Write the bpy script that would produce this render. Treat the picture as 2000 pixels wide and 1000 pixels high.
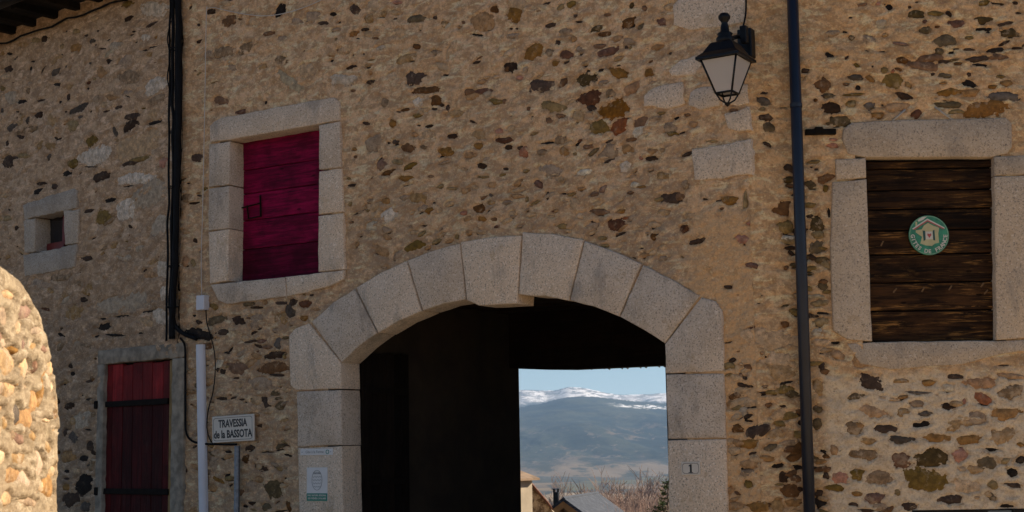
import bpy, bmesh, math, random
import numpy as np
from mathutils import Matrix, Vector

for _o in list(bpy.data.objects):
    bpy.data.objects.remove(_o, do_unlink=True)
S = bpy.context.scene
COL = S.collection

# ------------------------------------------------------------------ camera
FPX, PITCH, ROLL, EYE = 2800.0, math.radians(7.63), 0.017, 1.6
_f = Vector((0, math.cos(PITCH), math.sin(PITCH)))
_u0 = Vector((0, -math.sin(PITCH), math.cos(PITCH)))
_r0 = Vector((1, 0, 0))
_r = (_r0 * math.cos(ROLL) - _u0 * math.sin(ROLL)).normalized()
_u = (_r0 * math.sin(ROLL) + _u0 * math.cos(ROLL)).normalized()
cam_d = bpy.data.cameras.new('camera')
cam = bpy.data.objects.new('camera', cam_d)
COL.objects.link(cam)
cam.matrix_world = Matrix(((_r.x, _u.x, -_f.x, 0), (_r.y, _u.y, -_f.y, 0), (_r.z, _u.z, -_f.z, EYE), (0, 0, 0, 1)))
cam_d.sensor_width = 36.0
cam_d.lens = FPX / 2000.0 * 36.0
cam_d.clip_start, cam_d.clip_end = 0.05, 40000
cam_d.dof.use_dof = True
cam_d.dof.focus_distance = 12.5
cam_d.dof.aperture_fstop = 8.0
S.camera = cam

# ------------------------------------------------------------------ sky, sun, exposure
SUN = Vector((0.965, 0.20, 0.0)).normalized()
SUN_EL = math.radians(29)
world = bpy.data.worlds.new('World')
S.world = world
world.use_nodes = True
wn = world.node_tree
bg = wn.nodes['Background']
sky = wn.nodes.new('ShaderNodeTexSky')
sky.sky_type = 'NISHITA'
sky.sun_disc = False
sky.sun_elevation = SUN_EL
sky.sun_rotation = math.atan2(SUN.x, SUN.y)
sky.altitude = 1500
sky.air_density = 1.0
sky.dust_density = 0.05
sky.ozone_density = 3.0
wn.links.new(sky.outputs[0], bg.inputs['Color'])
bg.inputs['Strength'].default_value = 0.05
sl = bpy.data.lights.new('sun', 'SUN')
sl.energy = 5.0
sl.angle = math.radians(0.53)
sl.color = (1.0, 0.86, 0.68)
sun = bpy.data.objects.new('sun', sl)
COL.objects.link(sun)
_sd = Vector((SUN.x * math.cos(SUN_EL), SUN.y * math.cos(SUN_EL), math.sin(SUN_EL)))
sun.rotation_euler = (-_sd).to_track_quat('-Z', 'Y').to_euler()
sun.location = (30, 5, 30)
S.view_settings.view_transform = 'Standard'
S.view_settings.look = 'None'
S.view_settings.exposure = 0.93
S.view_settings.gamma = 1.0
S.render.engine = 'CYCLES'
S.cycles.use_denoising = True
S.cycles.max_bounces = 8
S.cycles.diffuse_bounces = 4
S.cycles.volume_bounces = 1
S.cycles.caustics_reflective = S.cycles.caustics_refractive = False

rng = random.Random(7)
NR = np.random.RandomState(11)

# ------------------------------------------------------------------ wall frames (local x along the wall, y into it, z up)
def ray(px, py):
    return _f * FPX + _r * (px - 1000) + _u * (500 - py)

class Frame:
    def __init__(s, ox, oy, ux, uy):
        n = math.hypot(ux, uy)
        s.o = (ox, oy); s.ux = (ux / n, uy / n); s.iy = (-uy / n, ux / n)
        s.M = Matrix(((s.ux[0], s.iy[0], 0, ox), (s.ux[1], s.iy[1], 0, oy), (0, 0, 1, 0), (0, 0, 0, 1)))
        s.Mi = s.M.inverted()
        s.c = s.Mi @ Vector((0, 0, EYE))
    def pix(s, px, py, y=0.0):
        d = s.Mi.to_3x3() @ ray(px, py)
        t = (y - s.c.y) / d.y
        return (s.c.x + d.x * t, s.c.z + d.z * t)
    def pixx(s, px, py, x):
        d = s.Mi.to_3x3() @ ray(px, py)
        t = (x - s.c.x) / d.x
        return (s.c.y + d.y * t, s.c.z + d.z * t)

YC = 10.4
_d = ray(1482, 866)
PX = _d.x / _d.y * YC
FC = Frame(PX, YC, 1, 0.0)
aB = math.radians(31.6)
FB = Frame(PX, YC, math.cos(aB), -math.sin(aB))
_jx = FB.pix(346, 880)[0]
_jw = FB.M @ Vector((_jx, 0, 0))
aA = math.radians(40.3)
FA = Frame(_jw.x, _jw.y, math.cos(aA), -math.sin(aA))
FG = Frame(-1.6, 0.0, 0, 1)          # free-standing garden wall on the left, seen at a grazing angle
FRAMES = {'A': FA, 'B': FB, 'C': FC, 'G': FG}

# ------------------------------------------------------------------ helpers
def link(o, parent=None, M=None):
    COL.objects.link(o)
    if parent is not None:
        o.parent = parent
    if M is not None:
        o.matrix_local = M if parent is not None else M
        if parent is None:
            o.matrix_world = M
    return o

def tag(o, label=None, cat=None, group=None, kind=None):
    if label: o['label'] = label
    if cat: o['category'] = cat
    if group: o['group'] = group
    if kind: o['kind'] = kind
    return o

def thing(name, label, cat, M=None, group=None):
    o = bpy.data.objects.new(name, None)
    o.empty_display_size = 0.2
    link(o, None, M)
    return tag(o, label, cat, group)

def mesh_obj(name, verts, faces, mat, parent=None, smooth=False, M=None):
    me = bpy.data.meshes.new(name)
    me.from_pydata([tuple(v) for v in verts], [], faces)
    me.update()
    for m in (mat if isinstance(mat, (list, tuple)) else [mat]):
        me.materials.append(m)
    if smooth:
        me.polygons.foreach_set('use_smooth', [True] * len(me.polygons))
    return link(bpy.data.objects.new(name, me), parent, M)

class MB:
    """collects shapes for ONE mesh"""
    def __init__(s):
        s.v = []; s.f = []; s.m = []
    def add(s, vs, fs, mi=0):
        b = len(s.v)
        s.v += [tuple(v) for v in vs]
        s.f += [tuple(i + b for i in f) for f in fs]
        s.m += [mi] * len(fs)
    def box(s, x0, x1, y0, y1, z0, z1, mi=0, bev=0.0):
        if bev <= 0:
            vs = [(x, y, z) for x in (x0, x1) for y in (y0, y1) for z in (z0, z1)]
            s.add(vs, [(0, 1, 3, 2), (4, 6, 7, 5), (0, 4, 5, 1), (2, 3, 7, 6), (0, 2, 6, 4), (1, 5, 7, 3)], mi)
        else:
            bm = bmesh.new()
            bmesh.ops.create_cube(bm, size=1)
            for v in bm.verts:
                v.co = Vector(((x0 + x1) / 2 + v.co.x * (x1 - x0), (y0 + y1) / 2 + v.co.y * (y1 - y0), (z0 + z1) / 2 + v.co.z * (z1 - z0)))
            bmesh.ops.bevel(bm, geom=bm.edges[:], offset=bev, segments=2, affect='EDGES', profile=0.5)
            s.bm(bm, mi)
    def bm(s, bm, mi=0):
        bm.verts.index_update()
        s.add([v.co[:] for v in bm.verts], [tuple(v.index for v in f.verts) for f in bm.faces], mi)
        bm.free()
    def tube(s, pts, r, n=8, mi=0, cap=True):
        pts = [Vector(p) for p in pts]
        rs = r if isinstance(r, (list, tuple)) else [r] * len(pts)
        vs, fs = [], []
        ref = Vector((0.31, 0.62, 0.72)).normalized()
        for i, p in enumerate(pts):
            d = (pts[min(i + 1, len(pts) - 1)] - pts[max(i - 1, 0)])
            if d.length < 1e-9: d = Vector((0, 0, 1))
            d.normalize()
            a = d.cross(ref)
            if a.length < 1e-3: a = d.cross(Vector((1, 0, 0)))
            a.normalize(); b = d.cross(a)
            for k in range(n):
                t = 2 * math.pi * k / n
                vs.append(p + (a * math.cos(t) + b * math.sin(t)) * rs[i])
        for i in range(len(pts) - 1):
            for k in range(n):
                k2 = (k + 1) % n
                fs.append((i * n + k, i * n + k2, (i + 1) * n + k2, (i + 1) * n + k))
        if cap:
            fs.append(tuple(range(n - 1, -1, -1)))
            fs.append(tuple((len(pts) - 1) * n + k for k in range(n)))
        s.add(vs, fs, mi)
    def lathe(s, prof, cx, cy, n=16, mi=0):
        vs = [(cx + r * math.cos(2 * math.pi * k / n), cy + r * math.sin(2 * math.pi * k / n), z) for r, z in prof for k in range(n)]
        fs = [(i * n + k, i * n + (k + 1) % n, (i + 1) * n + (k + 1) % n, (i + 1) * n + k) for i in range(len(prof) - 1) for k in range(n)]
        s.add(vs, fs, mi)
    def build(s, name, mat, parent=None, smooth=False, M=None):
        o = mesh_obj(name, s.v, s.f, mat, parent, smooth, M)
        if isinstance(mat, (list, tuple)):
            o.data.polygons.foreach_set('material_index', s.m)
        return o

def smooth_by_angle(o, deg=40):
    me = o.data
    bm = bmesh.new(); bm.from_mesh(me)
    for f in bm.faces: f.smooth = True
    for e in bm.edges:
        if len(e.link_faces) == 2 and e.calc_face_angle(0) > math.radians(deg): e.smooth = False
    bm.to_mesh(me); bm.free()

def hash2(ix, iy, seed):
    h = (ix.astype(np.int64) * 374761393 + iy.astype(np.int64) * 668265263 + seed * 1442695041) & 0x7fffffff
    h = ((h ^ (h >> 13)) * 1274126177) & 0x7fffffff
    return ((h ^ (h >> 16)) & 0xffff) / 65535.0

def vnoise(x, y, seed=0):
    x = np.asarray(x, float); y = np.asarray(y, float)
    ix = np.floor(x); iy = np.floor(y)
    fx = x - ix; fy = y - iy
    fx = fx * fx * fx * (fx * (fx * 6 - 15) + 10); fy = fy * fy * fy * (fy * (fy * 6 - 15) + 10)
    a = hash2(ix, iy, seed); b = hash2(ix + 1, iy, seed); c = hash2(ix, iy + 1, seed); d = hash2(ix + 1, iy + 1, seed)
    return (a + (b - a) * fx) * (1 - fy) + (c + (d - c) * fx) * fy - 0.5

def fbm(x, y, seed=0, oct=4, gain=0.5):
    s = 0; a = 1.0; f = 1.0
    for i in range(oct):
        s = s + a * vnoise(x * f + 17.3 * i, y * f - 9.1 * i, seed + i); a *= gain; f *= 2.03
    return s

# ------------------------------------------------------------------ materials
class G:
    def __init__(s, name):
        s.m = bpy.data.materials.new(name); s.m.use_nodes = True
        s.t = s.m.node_tree
        s.b = s.t.nodes['Principled BSDF']
        s.tc = s.t.nodes.new('ShaderNodeTexCoord')
        s.obj = s.tc.outputs['Object']
    def n(s, typ, **kw):
        nd = s.t.nodes.new(typ)
        for k, v in kw.items(): setattr(nd, k, v)
        return nd
    def put(s, sock, v):
        if isinstance(v, bpy.types.NodeSocket): s.t.links.new(v, sock)
        else: sock.default_value = (*v, 1) if isinstance(v, (tuple, list)) and len(v) == 3 and sock.type == 'RGBA' else v
    def scale(s, vec, sx, sy, sz, loc=(0, 0, 0)):
        m = s.n('ShaderNodeMapping'); s.put(m.inputs['Vector'], vec)
        m.inputs['Scale'].default_value = (sx, sy, sz); m.inputs['Location'].default_value = loc
        return m.outputs[0]
    def noise(s, vec, sc, det=4, rough=0.55, dist=0.0, color=False):
        nd = s.n('ShaderNodeTexNoise'); s.put(nd.inputs['Vector'], vec)
        nd.inputs['Scale'].default_value = sc; nd.inputs['Detail'].default_value = det
        nd.inputs['Roughness'].default_value = rough; nd.inputs['Distortion'].default_value = dist
        return nd.outputs['Color' if color else 'Fac']
    def voro(s, vec, sc, out='Distance', feat='F1'):
        nd = s.n('ShaderNodeTexVoronoi', feature=feat); s.put(nd.inputs['Vector'], vec); nd.inputs['Scale'].default_value = sc
        return nd.outputs[out]
    def ramp(s, v, lo, hi, a=0.0, b=1.0):
        nd = s.n('ShaderNodeMapRange', interpolation_type='SMOOTHSTEP'); s.put(nd.inputs[0], v)
        for i, q in enumerate((lo, hi, a, b)): nd.inputs[i + 1].default_value = q
        return nd.outputs[0]
    def math(s, op, a, b=0.0):
        nd = s.n('ShaderNodeMath', operation=op); s.put(nd.inputs[0], a); s.put(nd.inputs[1], b)
        return nd.outputs[0]
    def mix(s, f, a, b, mode='MIX'):
        nd = s.n('ShaderNodeMix', data_type='RGBA', blend_type=mode)
        s.put(nd.inputs['Factor'], f); s.put(nd.inputs['A'], a); s.put(nd.inputs['B'], b)
        return nd.outputs['Result']
    def sep(s, vec):
        nd = s.n('ShaderNodeSeparateXYZ'); s.put(nd.inputs[0], vec); return nd.outputs
    def rand(s):
        return s.n('ShaderNodeObjectInfo').outputs['Random']
    def bump(s, h, strength=0.3, dist=0.01, prev=None):
        nd = s.n('ShaderNodeBump'); s.put(nd.inputs['Height'], h)
        nd.inputs['Strength'].default_value = strength; nd.inputs['Distance'].default_value = dist
        if prev is not None: s.put(nd.inputs['Normal'], prev)
        return nd.outputs[0]
    def done(s, col, rough=0.85, normal=None, metal=0.0, spec=None):
        s.put(s.b.inputs['Base Color'], col); s.put(s.b.inputs['Roughness'], rough)
        s.b.inputs['Metallic'].default_value = metal
        if normal is not None: s.put(s.b.inputs['Normal'], normal)
        if spec is not None: s.b.inputs['Specular IOR Level'].default_value = spec
        return s.m

def plain(name, col, rough=0.7, var=0.12, sc=12.0, metal=0.0, bump=0.15, spec=None):
    g = G(name)
    n1 = g.noise(g.obj, sc, 5, 0.6)
    c = g.mix(g.ramp(n1, 0.3, 0.7), tuple(x * (1 - var) for x in col), tuple(min(1, x * (1 + var)) for x in col))
    return g.done(c, rough, g.bump(g.noise(g.obj, sc * 5, 3), bump, 0.004), metal, spec)

def granite(name, tint=(1, 1, 1), dark=1.0):
    g = G(name)
    oi = g.n('ShaderNodeObjectInfo')
    v = g.obj
    rv = oi.outputs['Random']
    s1 = g.noise(v, 82, 3, 0.7); s2 = g.noise(v, 55, 2, 0.6); s3 = g.noise(v, 3.5, 5, 0.65)
    base = g.mix(g.ramp(s3, 0.40, 0.60), tuple(0.50 * dark * q * t for q, t in zip((1, .93, .85), tint)), tuple(0.62 * dark * q * t for q, t in zip((1, .95, .89), tint)))
    base = g.mix(rv, base, tuple(0.52 * dark * q * t for q, t in zip((1, .90, .78), tint)))
    base = g.mix(g.ramp(s2, 0.56, 0.66, 0, .7), base, tuple(0.70 * dark * t for t in tint))
    base = g.mix(g.ramp(s1, 0.55, 0.62, 0, .7), base, (0.15, 0.13, 0.11))
    base = g.mix(g.ramp(g.noise(v, 7, 6, 0.7), 0.57, 0.68, 0, 0.5), base, (0.40, 0.28, 0.16))
    base = g.mix(g.ramp(g.noise(g.scale(v, 1.6, 1.6, .6), 2.2, 6, 0.72), 0.53, 0.66, 0, 0.5), base, (0.27, 0.235, 0.20))
    base = g.mix(g.ramp(g.noise(v, 17, 5, .7), .66, .72, 0, .7), base, (.13, .11, .09))
    hv = g.n('ShaderNodeHueSaturation'); g.put(hv.inputs['Color'], base); g.put(hv.inputs['Value'], g.ramp(rv, 0, 1, .84, 1.12)); base = hv.outputs[0]
    b = g.bump(g.noise(v, 70, 4, 0.7), 0.45, 0.006)
    b = g.bump(g.noise(v, 8, 4, .65), 0.4, 0.03, b)
    return g.done(base, 0.9, b, spec=0.2)

def mortar(name, c1, c2, grime, gz0, gz1, gmax, extra=None, pits=1.0):
    g = G(name)
    v = g.obj
    n1 = g.noise(v, 1.7, 6, 0.65); n2 = g.noise(v, 11, 7, 0.7); n3 = g.noise(v, 60, 5, 0.75)
    base = g.mix(g.ramp(n1, 0.40, 0.60), c1, c2)
    # patches of greyer, paler and browner mix
    base = g.mix(g.ramp(g.noise(g.scale(v, 1, 1, 1.5), 6.5, 7, 0.7, 0.5), 0.48, 0.56, 0, 0.7), base, tuple(x * f for x, f in zip(c1, (.60, .57, .56))))
    base = g.mix(g.ramp(g.noise(g.scale(v, 3, 3, 9, (5, 1, 2)), 2.0, 7, 0.7, 0.6), 0.52, 0.60, 0, 0.8), base, tuple(min(0.86, x * 1.25 + 0.05) for x in c2))
    base = g.mix(g.ramp(n2, 0.49, 0.60, 0, 0.7), base, tuple(x * f for x, f in zip(c1, (.62, .58, .52))))
    x, y, z = g.sep(v)
    if extra: base = extra(g, base, x, z, n1, n2)
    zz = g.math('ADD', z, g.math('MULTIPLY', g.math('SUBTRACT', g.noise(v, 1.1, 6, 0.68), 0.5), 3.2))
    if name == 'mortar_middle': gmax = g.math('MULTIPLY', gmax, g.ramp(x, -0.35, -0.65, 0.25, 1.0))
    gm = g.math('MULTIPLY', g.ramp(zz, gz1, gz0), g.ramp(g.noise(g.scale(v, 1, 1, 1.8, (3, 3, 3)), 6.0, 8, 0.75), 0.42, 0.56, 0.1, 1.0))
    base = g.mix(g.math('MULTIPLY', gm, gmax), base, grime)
    base = g.mix(g.ramp(g.noise(g.scale(v, 1, 1, 1.3, (9, 2, 4)), 5.5, 6, 0.68), 0.585, 0.66, 0, 0.62), base, (0.37, 0.205, 0.085))
    base = g.mix(g.ramp(g.noise(g.scale(v, 1, 1, 1.3, (1, 8, 6)), 9, 6, 0.7), 0.62, 0.68, 0, 0.6), base, (0.30, 0.17, 0.11))
    base = g.mix(g.ramp(g.noise(g.scale(v, 1, 1, 1.6, (7, 7, 1)), 30, 6, 0.78), 0.625, 0.67, 0, 0.85 * pits), base, (0.075, 0.048, 0.03))
    base = g.mix(g.ramp(n3, 0.48, 0.62, 0, 0.45), base, tuple(q * 0.5 for q in c1))
    base = g.mix(g.ramp(g.noise(g.scale(v, 1, 1, 1, (4, 4, 9)), 48, 5, 0.75), 0.55, 0.64, 0, 0.5), base, tuple(min(.9, q * 1.35 + .03) for q in c2))
    b = g.bump(n3, 0.6, 0.008)
    b = g.bump(g.noise(v, 20, 6, 0.72), 0.7, 0.03, b)
    return g.done(base, 0.95, b, spec=0.15)

STONE = {'k': (.020, .013, .009), 'd': (.060, .032, .017), 'b': (.185, .088, .033), 'o': (.37, .195, .065), 'O': (.33, .15, .038),  # k also fills gaps between stones, their shade put into the colour
         'y': (.26, .165, .05), 'v': (.125, .082, .033), 'r': (.38, .145, .07), 'h': (.145, .06, .03), 'p': (.22, .115, .07), 'q': (.085, .048, .030),
         'l': (.64, .50, .34), 't': (.48, .30, .14), 's': (.115, .088, .066), 'm': (.34, .225, .13), 'g': (.56, .45, .33)}

def stone_mat(code, col):
    g = G('stone_' + code)
    w = g.n('ShaderNodeObjectInfo')
    geo = g.n('ShaderNodeNewGeometry').outputs['Position']
    r = w.outputs['Random']
    n1 = g.noise(geo, 22, 6, 0.7); n2 = g.noise(geo, 90, 4, 0.7)
    c = g.mix(g.ramp(n1, 0.3, 0.72), tuple(x * 0.55 for x in col), tuple(min(.8, x * 1.35) for x in col))
    hs = g.n('ShaderNodeHueSaturation'); g.put(hs.inputs['Color'], c)
    g.put(hs.inputs['Value'], g.ramp(r, 0, 1, 0.72, 1.3)); g.put(hs.inputs['Saturation'], g.ramp(r, 1, 0, 0.8, 1.1))
    c = hs.outputs[0]
    if code in 'glmt':
        c = g.mix(g.ramp(n2, 0.56, 0.66, 0, 0.7), c, tuple(x * 0.3 for x in col))
    else:
        c = g.mix(g.ramp(n2, 0.58, 0.68, 0, 0.5), c, tuple(x * 0.35 for x in col))
    # lime smears left over from pointing
    c = g.mix(g.ramp(g.noise(geo, 16, 6, 0.75), 0.50 if code in 'tmlgp' else 0.56, 0.62, 0, 0.75 if code in 'tmlg' else 0.4 if code in 'poyr' else (0.08 if code == 'k' else 0.2 if code in 'ds' else 0.5)), c, (0.46, 0.34, 0.22))
    b = g.bump(n2, 0.5, 0.006); b = g.bump(g.noise(geo, 30, 5, 0.7), 0.6, 0.02, b)
    return g.done(c, 0.88, b, spec=0.25)
SM = {k: stone_mat(k, v) for k, v in STONE.items()}
SCODES = list(STONE)

M_gran = granite('granite_block', (1.0, 0.865, 0.725), 1.2)
M_granC = granite('granite_warm', (1.0, 0.85, 0.68), 0.98)
M_granA = granite('granite_grey', (1.0, .90, .78), 0.88)

def _exB(g, base, x, z, n1, n2):
    # the warmer plaster continues from the right house round the corner, beside the arch
    xx = g.math('ADD', x, g.math('MULTIPLY', g.math('SUBTRACT', n1, 0.5), 0.5))
    zz = g.math('ADD', z, g.math('MULTIPLY', g.math('SUBTRACT', n2, 0.5), 0.8))
    return g.mix(g.math('MULTIPLY', g.ramp(xx, -0.62, -0.38), g.ramp(zz, 3.5, 3.1)), base, (.75, .46, .23))
def _exC(g, base, x, z, n1, n2):
    # pale lime pointing below the window
    zz = g.math('ADD', z, g.math('MULTIPLY', g.math('SUBTRACT', n1, 0.5), 0.5))
    lo = g.math('MULTIPLY', g.ramp(zz, 2.16, 2.0), g.ramp(g.math('ADD', x, g.math('MULTIPLY', n2, 0.15)), 0.50, 0.62))
    return g.mix(g.math('MULTIPLY', lo, 0.92), base, (0.82, 0.66, 0.46))
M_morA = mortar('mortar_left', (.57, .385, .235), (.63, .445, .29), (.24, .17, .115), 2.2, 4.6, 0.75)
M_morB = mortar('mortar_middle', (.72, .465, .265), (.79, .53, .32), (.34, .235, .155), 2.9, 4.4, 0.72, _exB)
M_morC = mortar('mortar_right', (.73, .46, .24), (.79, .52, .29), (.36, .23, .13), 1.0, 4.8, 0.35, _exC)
M_morG = mortar('mortar_garden', (.37, .285, .18), (.43, .335, .22), (.30, .21, .125), 1.0, 2.4, 0.5, None, 0.6)

def wood(name, c1, c2, axis='x', rough=0.8, wear=None, wearamt=0.3, spec=0.12):
    g = G(name)
    w = g.n('ShaderNodeObjectInfo')
    mul = g.math('MULTIPLY', w.outputs['Random'], 37.0)
    add = g.n('ShaderNodeVectorMath', operation='ADD'); g.put(add.inputs[0], g.obj); g.put(add.inputs[1], mul)
    v = add.outputs[0]
    sc = (1.6, 22, 22) if axis == 'x' else (22, 22, 1.6)
    vv = g.scale(v, *sc)
    n1 = g.noise(vv, 1.5, 7, 0.65, 0.6); n2 = g.noise(vv, 6, 4, 0.7); n3 = g.noise(v, 3, 5, 0.6)
    c = g.mix(g.ramp(n1, 0.40, 0.60), c1, c2)
    c = g.mix(g.ramp(n3, 0.45, 0.62, 0, 0.6), c, tuple(x * 0.5 for x in c1))
    c = g.mix(g.ramp(n2, 0.58, 0.68, 0, 0.6), c, tuple(x * 0.3 for x in c1))
    if wear:
        wm = g.ramp(g.noise(g.scale(v, 1, 1, 3.0) if axis == 'x' else g.scale(v, 3.0, 3.0, 1), 2.6, 4, 0.6), 0.44, 0.60, 0.05, 1.0)
        c = g.mix(g.math('MULTIPLY', wm, g.ramp(g.noise(vv, 1.8, 8, 0.72, 1.0), 0.50, 0.66, 0, wearamt)), c, wear)
    hv = g.n('ShaderNodeHueSaturation'); g.put(hv.inputs['Color'], c); g.put(hv.inputs['Value'], g.ramp(w.outputs['Random'], 0, 1, .62, 1.3)); c = hv.outputs[0]
    kn = g.voro(g.scale(v, 3.2, 3.2, 9) if axis == 'x' else g.scale(v, 9, 9, 3.2), 1.3)
    c = g.mix(g.ramp(kn, .13, .07, 0, .8), c, tuple(x * .25 for x in c1))
    b = g.bump(n2, 0.6, 0.005); b = g.bump(n1, 0.6, 0.014, b)
    return g.done(c, rough, b, spec=spec)

M_redshut = wood('red_shutter_paint', (.11, .0015, .022), (.24, .003, .045), 'x', 0.75, (.03, .003, .010), 0.85)
M_reddoor = wood('red_door_paint', (.19, .011, .012), (.26, .02, .02), 'z', 0.65, (.06, .01, .01), 0.6)
M_darkdoor = wood('dark_maroon_planks', (.042, .003, .0035), (.075, .006, .006), 'z', 0.7, (.30, .2, .15), 0.12)
M_brownshut = wood('weathered_brown_wood', (.016, .008, .004), (.060, .026, .009), 'x', 0.8, (.30, .145, .04), 1.0)
M_rawwood = wood('bare_yellow_wood', (.34, .22, .09), (.45, .3, .13), 'z')
M_splinter = plain('torn_wood', (.15, .085, .035), .9, .3, 30)
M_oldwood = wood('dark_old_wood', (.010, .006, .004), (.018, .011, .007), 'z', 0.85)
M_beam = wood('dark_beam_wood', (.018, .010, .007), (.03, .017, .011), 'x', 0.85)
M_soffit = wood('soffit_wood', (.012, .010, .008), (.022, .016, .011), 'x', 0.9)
M_darkplaster = plain('dark_plaster', (.036, .024, .014), 0.95, 0.35, 3.0)  # very dark brown plaster, one even tone
M_iron = plain('black_iron', (.008, .008, .009), 0.42, 0.3, 20, 0.6, 0.25)
M_rustiron = plain('dull_iron', (.010, .007, .005), 0.8, 0.4, 30, 0.0, 0.4, 0.1)
M_navy = plain('navy_pipe_paint', (.006, .010, .022), 0.42, 0.2, 6, 0.0, 0.05)
M_black = plain('black_cable_rubber', (.006, .006, .007), 0.75, 0.3, 20, spec=.15)
M_white = plain('white_plastic', (.62, .62, .66), 0.45, 0.05, 5, 0, 0.04)
M_rod = plain('dusty_plastic', (.40, .36, .31), .7, .1)
M_wire = plain('white_cable', (.55, .5, .45), 0.5, 0.05, 5, 0, 0.02)
M_plate = plain('cream_enamel', (.60, .54, .46), 0.35, 0.05, 6, 0, 0.03)
M_plate2 = plain('white_plaque', (.66, .64, .62), 0.4, 0.05, 6, 0, 0.03)
M_ink = plain('black_print', (.012, .012, .014), 0.5, 0.05)
M_greyink = plain('grey_print', (.22, .23, .23), 0.5, 0.05)
M_tealprint = plain('teal_print', (.004, .20, .14), 0.45, 0.05)
M_signgreen = plain('green_enamel', (.035, .22, .12), 0.4, 0.35, 14, 0, 0.03)
M_signcream = plain('cream_print', (.50, .45, .24), 0.45, 0.08)
M_signwhite = plain('white_print', (.62, .58, .50), 0.45, 0.05)
M_signred = plain('red_print', (.42, .075, .07), 0.45, 0.1)
M_signdk = plain('dark_green_print', (.02, .075, .06), 0.45, 0.1)
M_galv = plain('galvanised_steel', (.17, .19, .22), 0.45, 0.25, 25, 0.7, 0.1)
M_cement = plain('cement_render', (.27, .225, .17), 0.95, 0.4, 9, 0, 0.8)
M_tile = plain('clay_roof_tile', (.20, .085, .045), 0.9, 0.35, 5)
M_street = plain('street_ground', (.22, .19, .155), 0.95, 0.25, 1.5, 0, 0.5)
def glassmat(name, col, rough=0.05, transm=0.9):
    g = G(name); g.b.inputs['Transmission Weight'].default_value = transm
    g.b.inputs['IOR'].default_value = 1.3
    return g.done(col, rough)
M_darkglass = plain('dark_window_glass', (.012, .012, .018), 0.08, 0.1, 5, 0, 0.0, 0.6)
M_lampglass = glassmat('frosted_lamp_glass', (.95, .89, .85), 0.25, 0.55)
M_bulb = plain('white_lamp_bulb', (.75, .74, .72), 0.35, 0.03)

# ------------------------------------------------------------------ rubble stones, traced from the wall
T = {}
def tile(x0, y0, sc, txt):
    out = []
    for it in txt.replace('\n', ' ').split(';'):
        it = it.strip()
        if not it: continue
        q = it.split(',')
        x, y, w, h, a = [float(k) for k in q[:5]]
        out.append((x0 + x / sc, y0 + y / sc, w / sc, h / sc, a, q[5]))
    return out
TR = []
TR += tile(0, 60, 3.332, """48,148,50,25,0,k;48,245,65,45,5,d;35,300,80,35,8,t;210,198,60,16,15,k;195,248,28,22,60,k;225,62,60,40,0,y;282,52,38,38,0,d;140,90,70,35,0,t;
480,108,75,48,0,o;398,100,25,30,0,y;590,68,40,30,10,s;655,115,50,10,0,d;760,95,85,55,0,g;820,195,110,75,30,m;840,305,150,85,10,m;1000,370,170,110,15,g;705,195,48,35,10,d;
655,268,65,70,0,o;610,315,25,20,0,y;355,265,60,40,25,s;420,235,30,15,50,k;365,350,60,28,0,k;20,375,45,35,0,y;70,435,90,80,0,g;140,460,60,30,5,k;255,455,65,16,8,d;438,428,25,45,0,d;
385,462,22,28,0,k;15,518,35,35,40,s;110,525,50,18,10,k;125,545,30,18,80,k;245,550,55,35,20,d;175,585,40,34,40,s;65,628,75,45,15,s;165,650,150,50,18,m;130,690,60,25,-10,d;335,575,65,80,0,t;
122,598,40,35,0,t;505,512,120,40,25,s;520,560,35,22,15,s;470,610,80,85,-10,y;628,440,65,50,20,m;730,435,85,35,0,o;675,480,60,40,0,t;832,408,55,35,0,m;765,498,55,22,15,d;685,525,65,14,10,d;
745,655,60,32,-55,s;855,560,90,40,10,d;845,615,95,55,25,d;810,655,30,20,20,k;1000,600,115,28,18,k;990,540,70,65,0,t;1010,450,170,60,15,m;585,720,90,75,0,y;575,765,50,16,0,k;620,820,240,130,12,g;
900,740,290,150,12,t;830,860,120,30,15,d;905,835,130,30,10,y;50,845,80,85,0,d;145,815,90,35,-5,y;315,820,40,35,20,s;40,733,22,38,0,d;430,925,80,50,10,k;470,870,70,60,0,y;650,950,110,50,25,d;
870,960,250,90,8,g;270,990,70,18,0,k;360,697,30,14,0,d;567,378,22,24,0,k;985,105,60,14,15,k;945,125,60,14,10,k;350,195,90,40,25,t;300,155,40,35,0,t;1060,860,50,60,0,r;330,750,80,55,0,t;250,745,60,36,50,t;200,345,35,30,0,m""")
TR += tile(0, 0, 4.762, """1180,175,100,40,25,d;1395,222,105,30,22,d;1185,40,120,70,15,y;1420,70,260,140,0,g;605,290,40,25,0,k;860,170,80,60,0,t;1340,345,90,70,0,g;1840,380,60,30,20,d;1955,105,75,45,20,d;1930,500,130,80,20,m;1770,70,40,25,40,d;700,285,60,40,0,y;900,285,32,18,0,d;790,325,50,22,0,d;1240,292,50,18,0,d;1220,322,50,14,10,d""")
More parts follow.
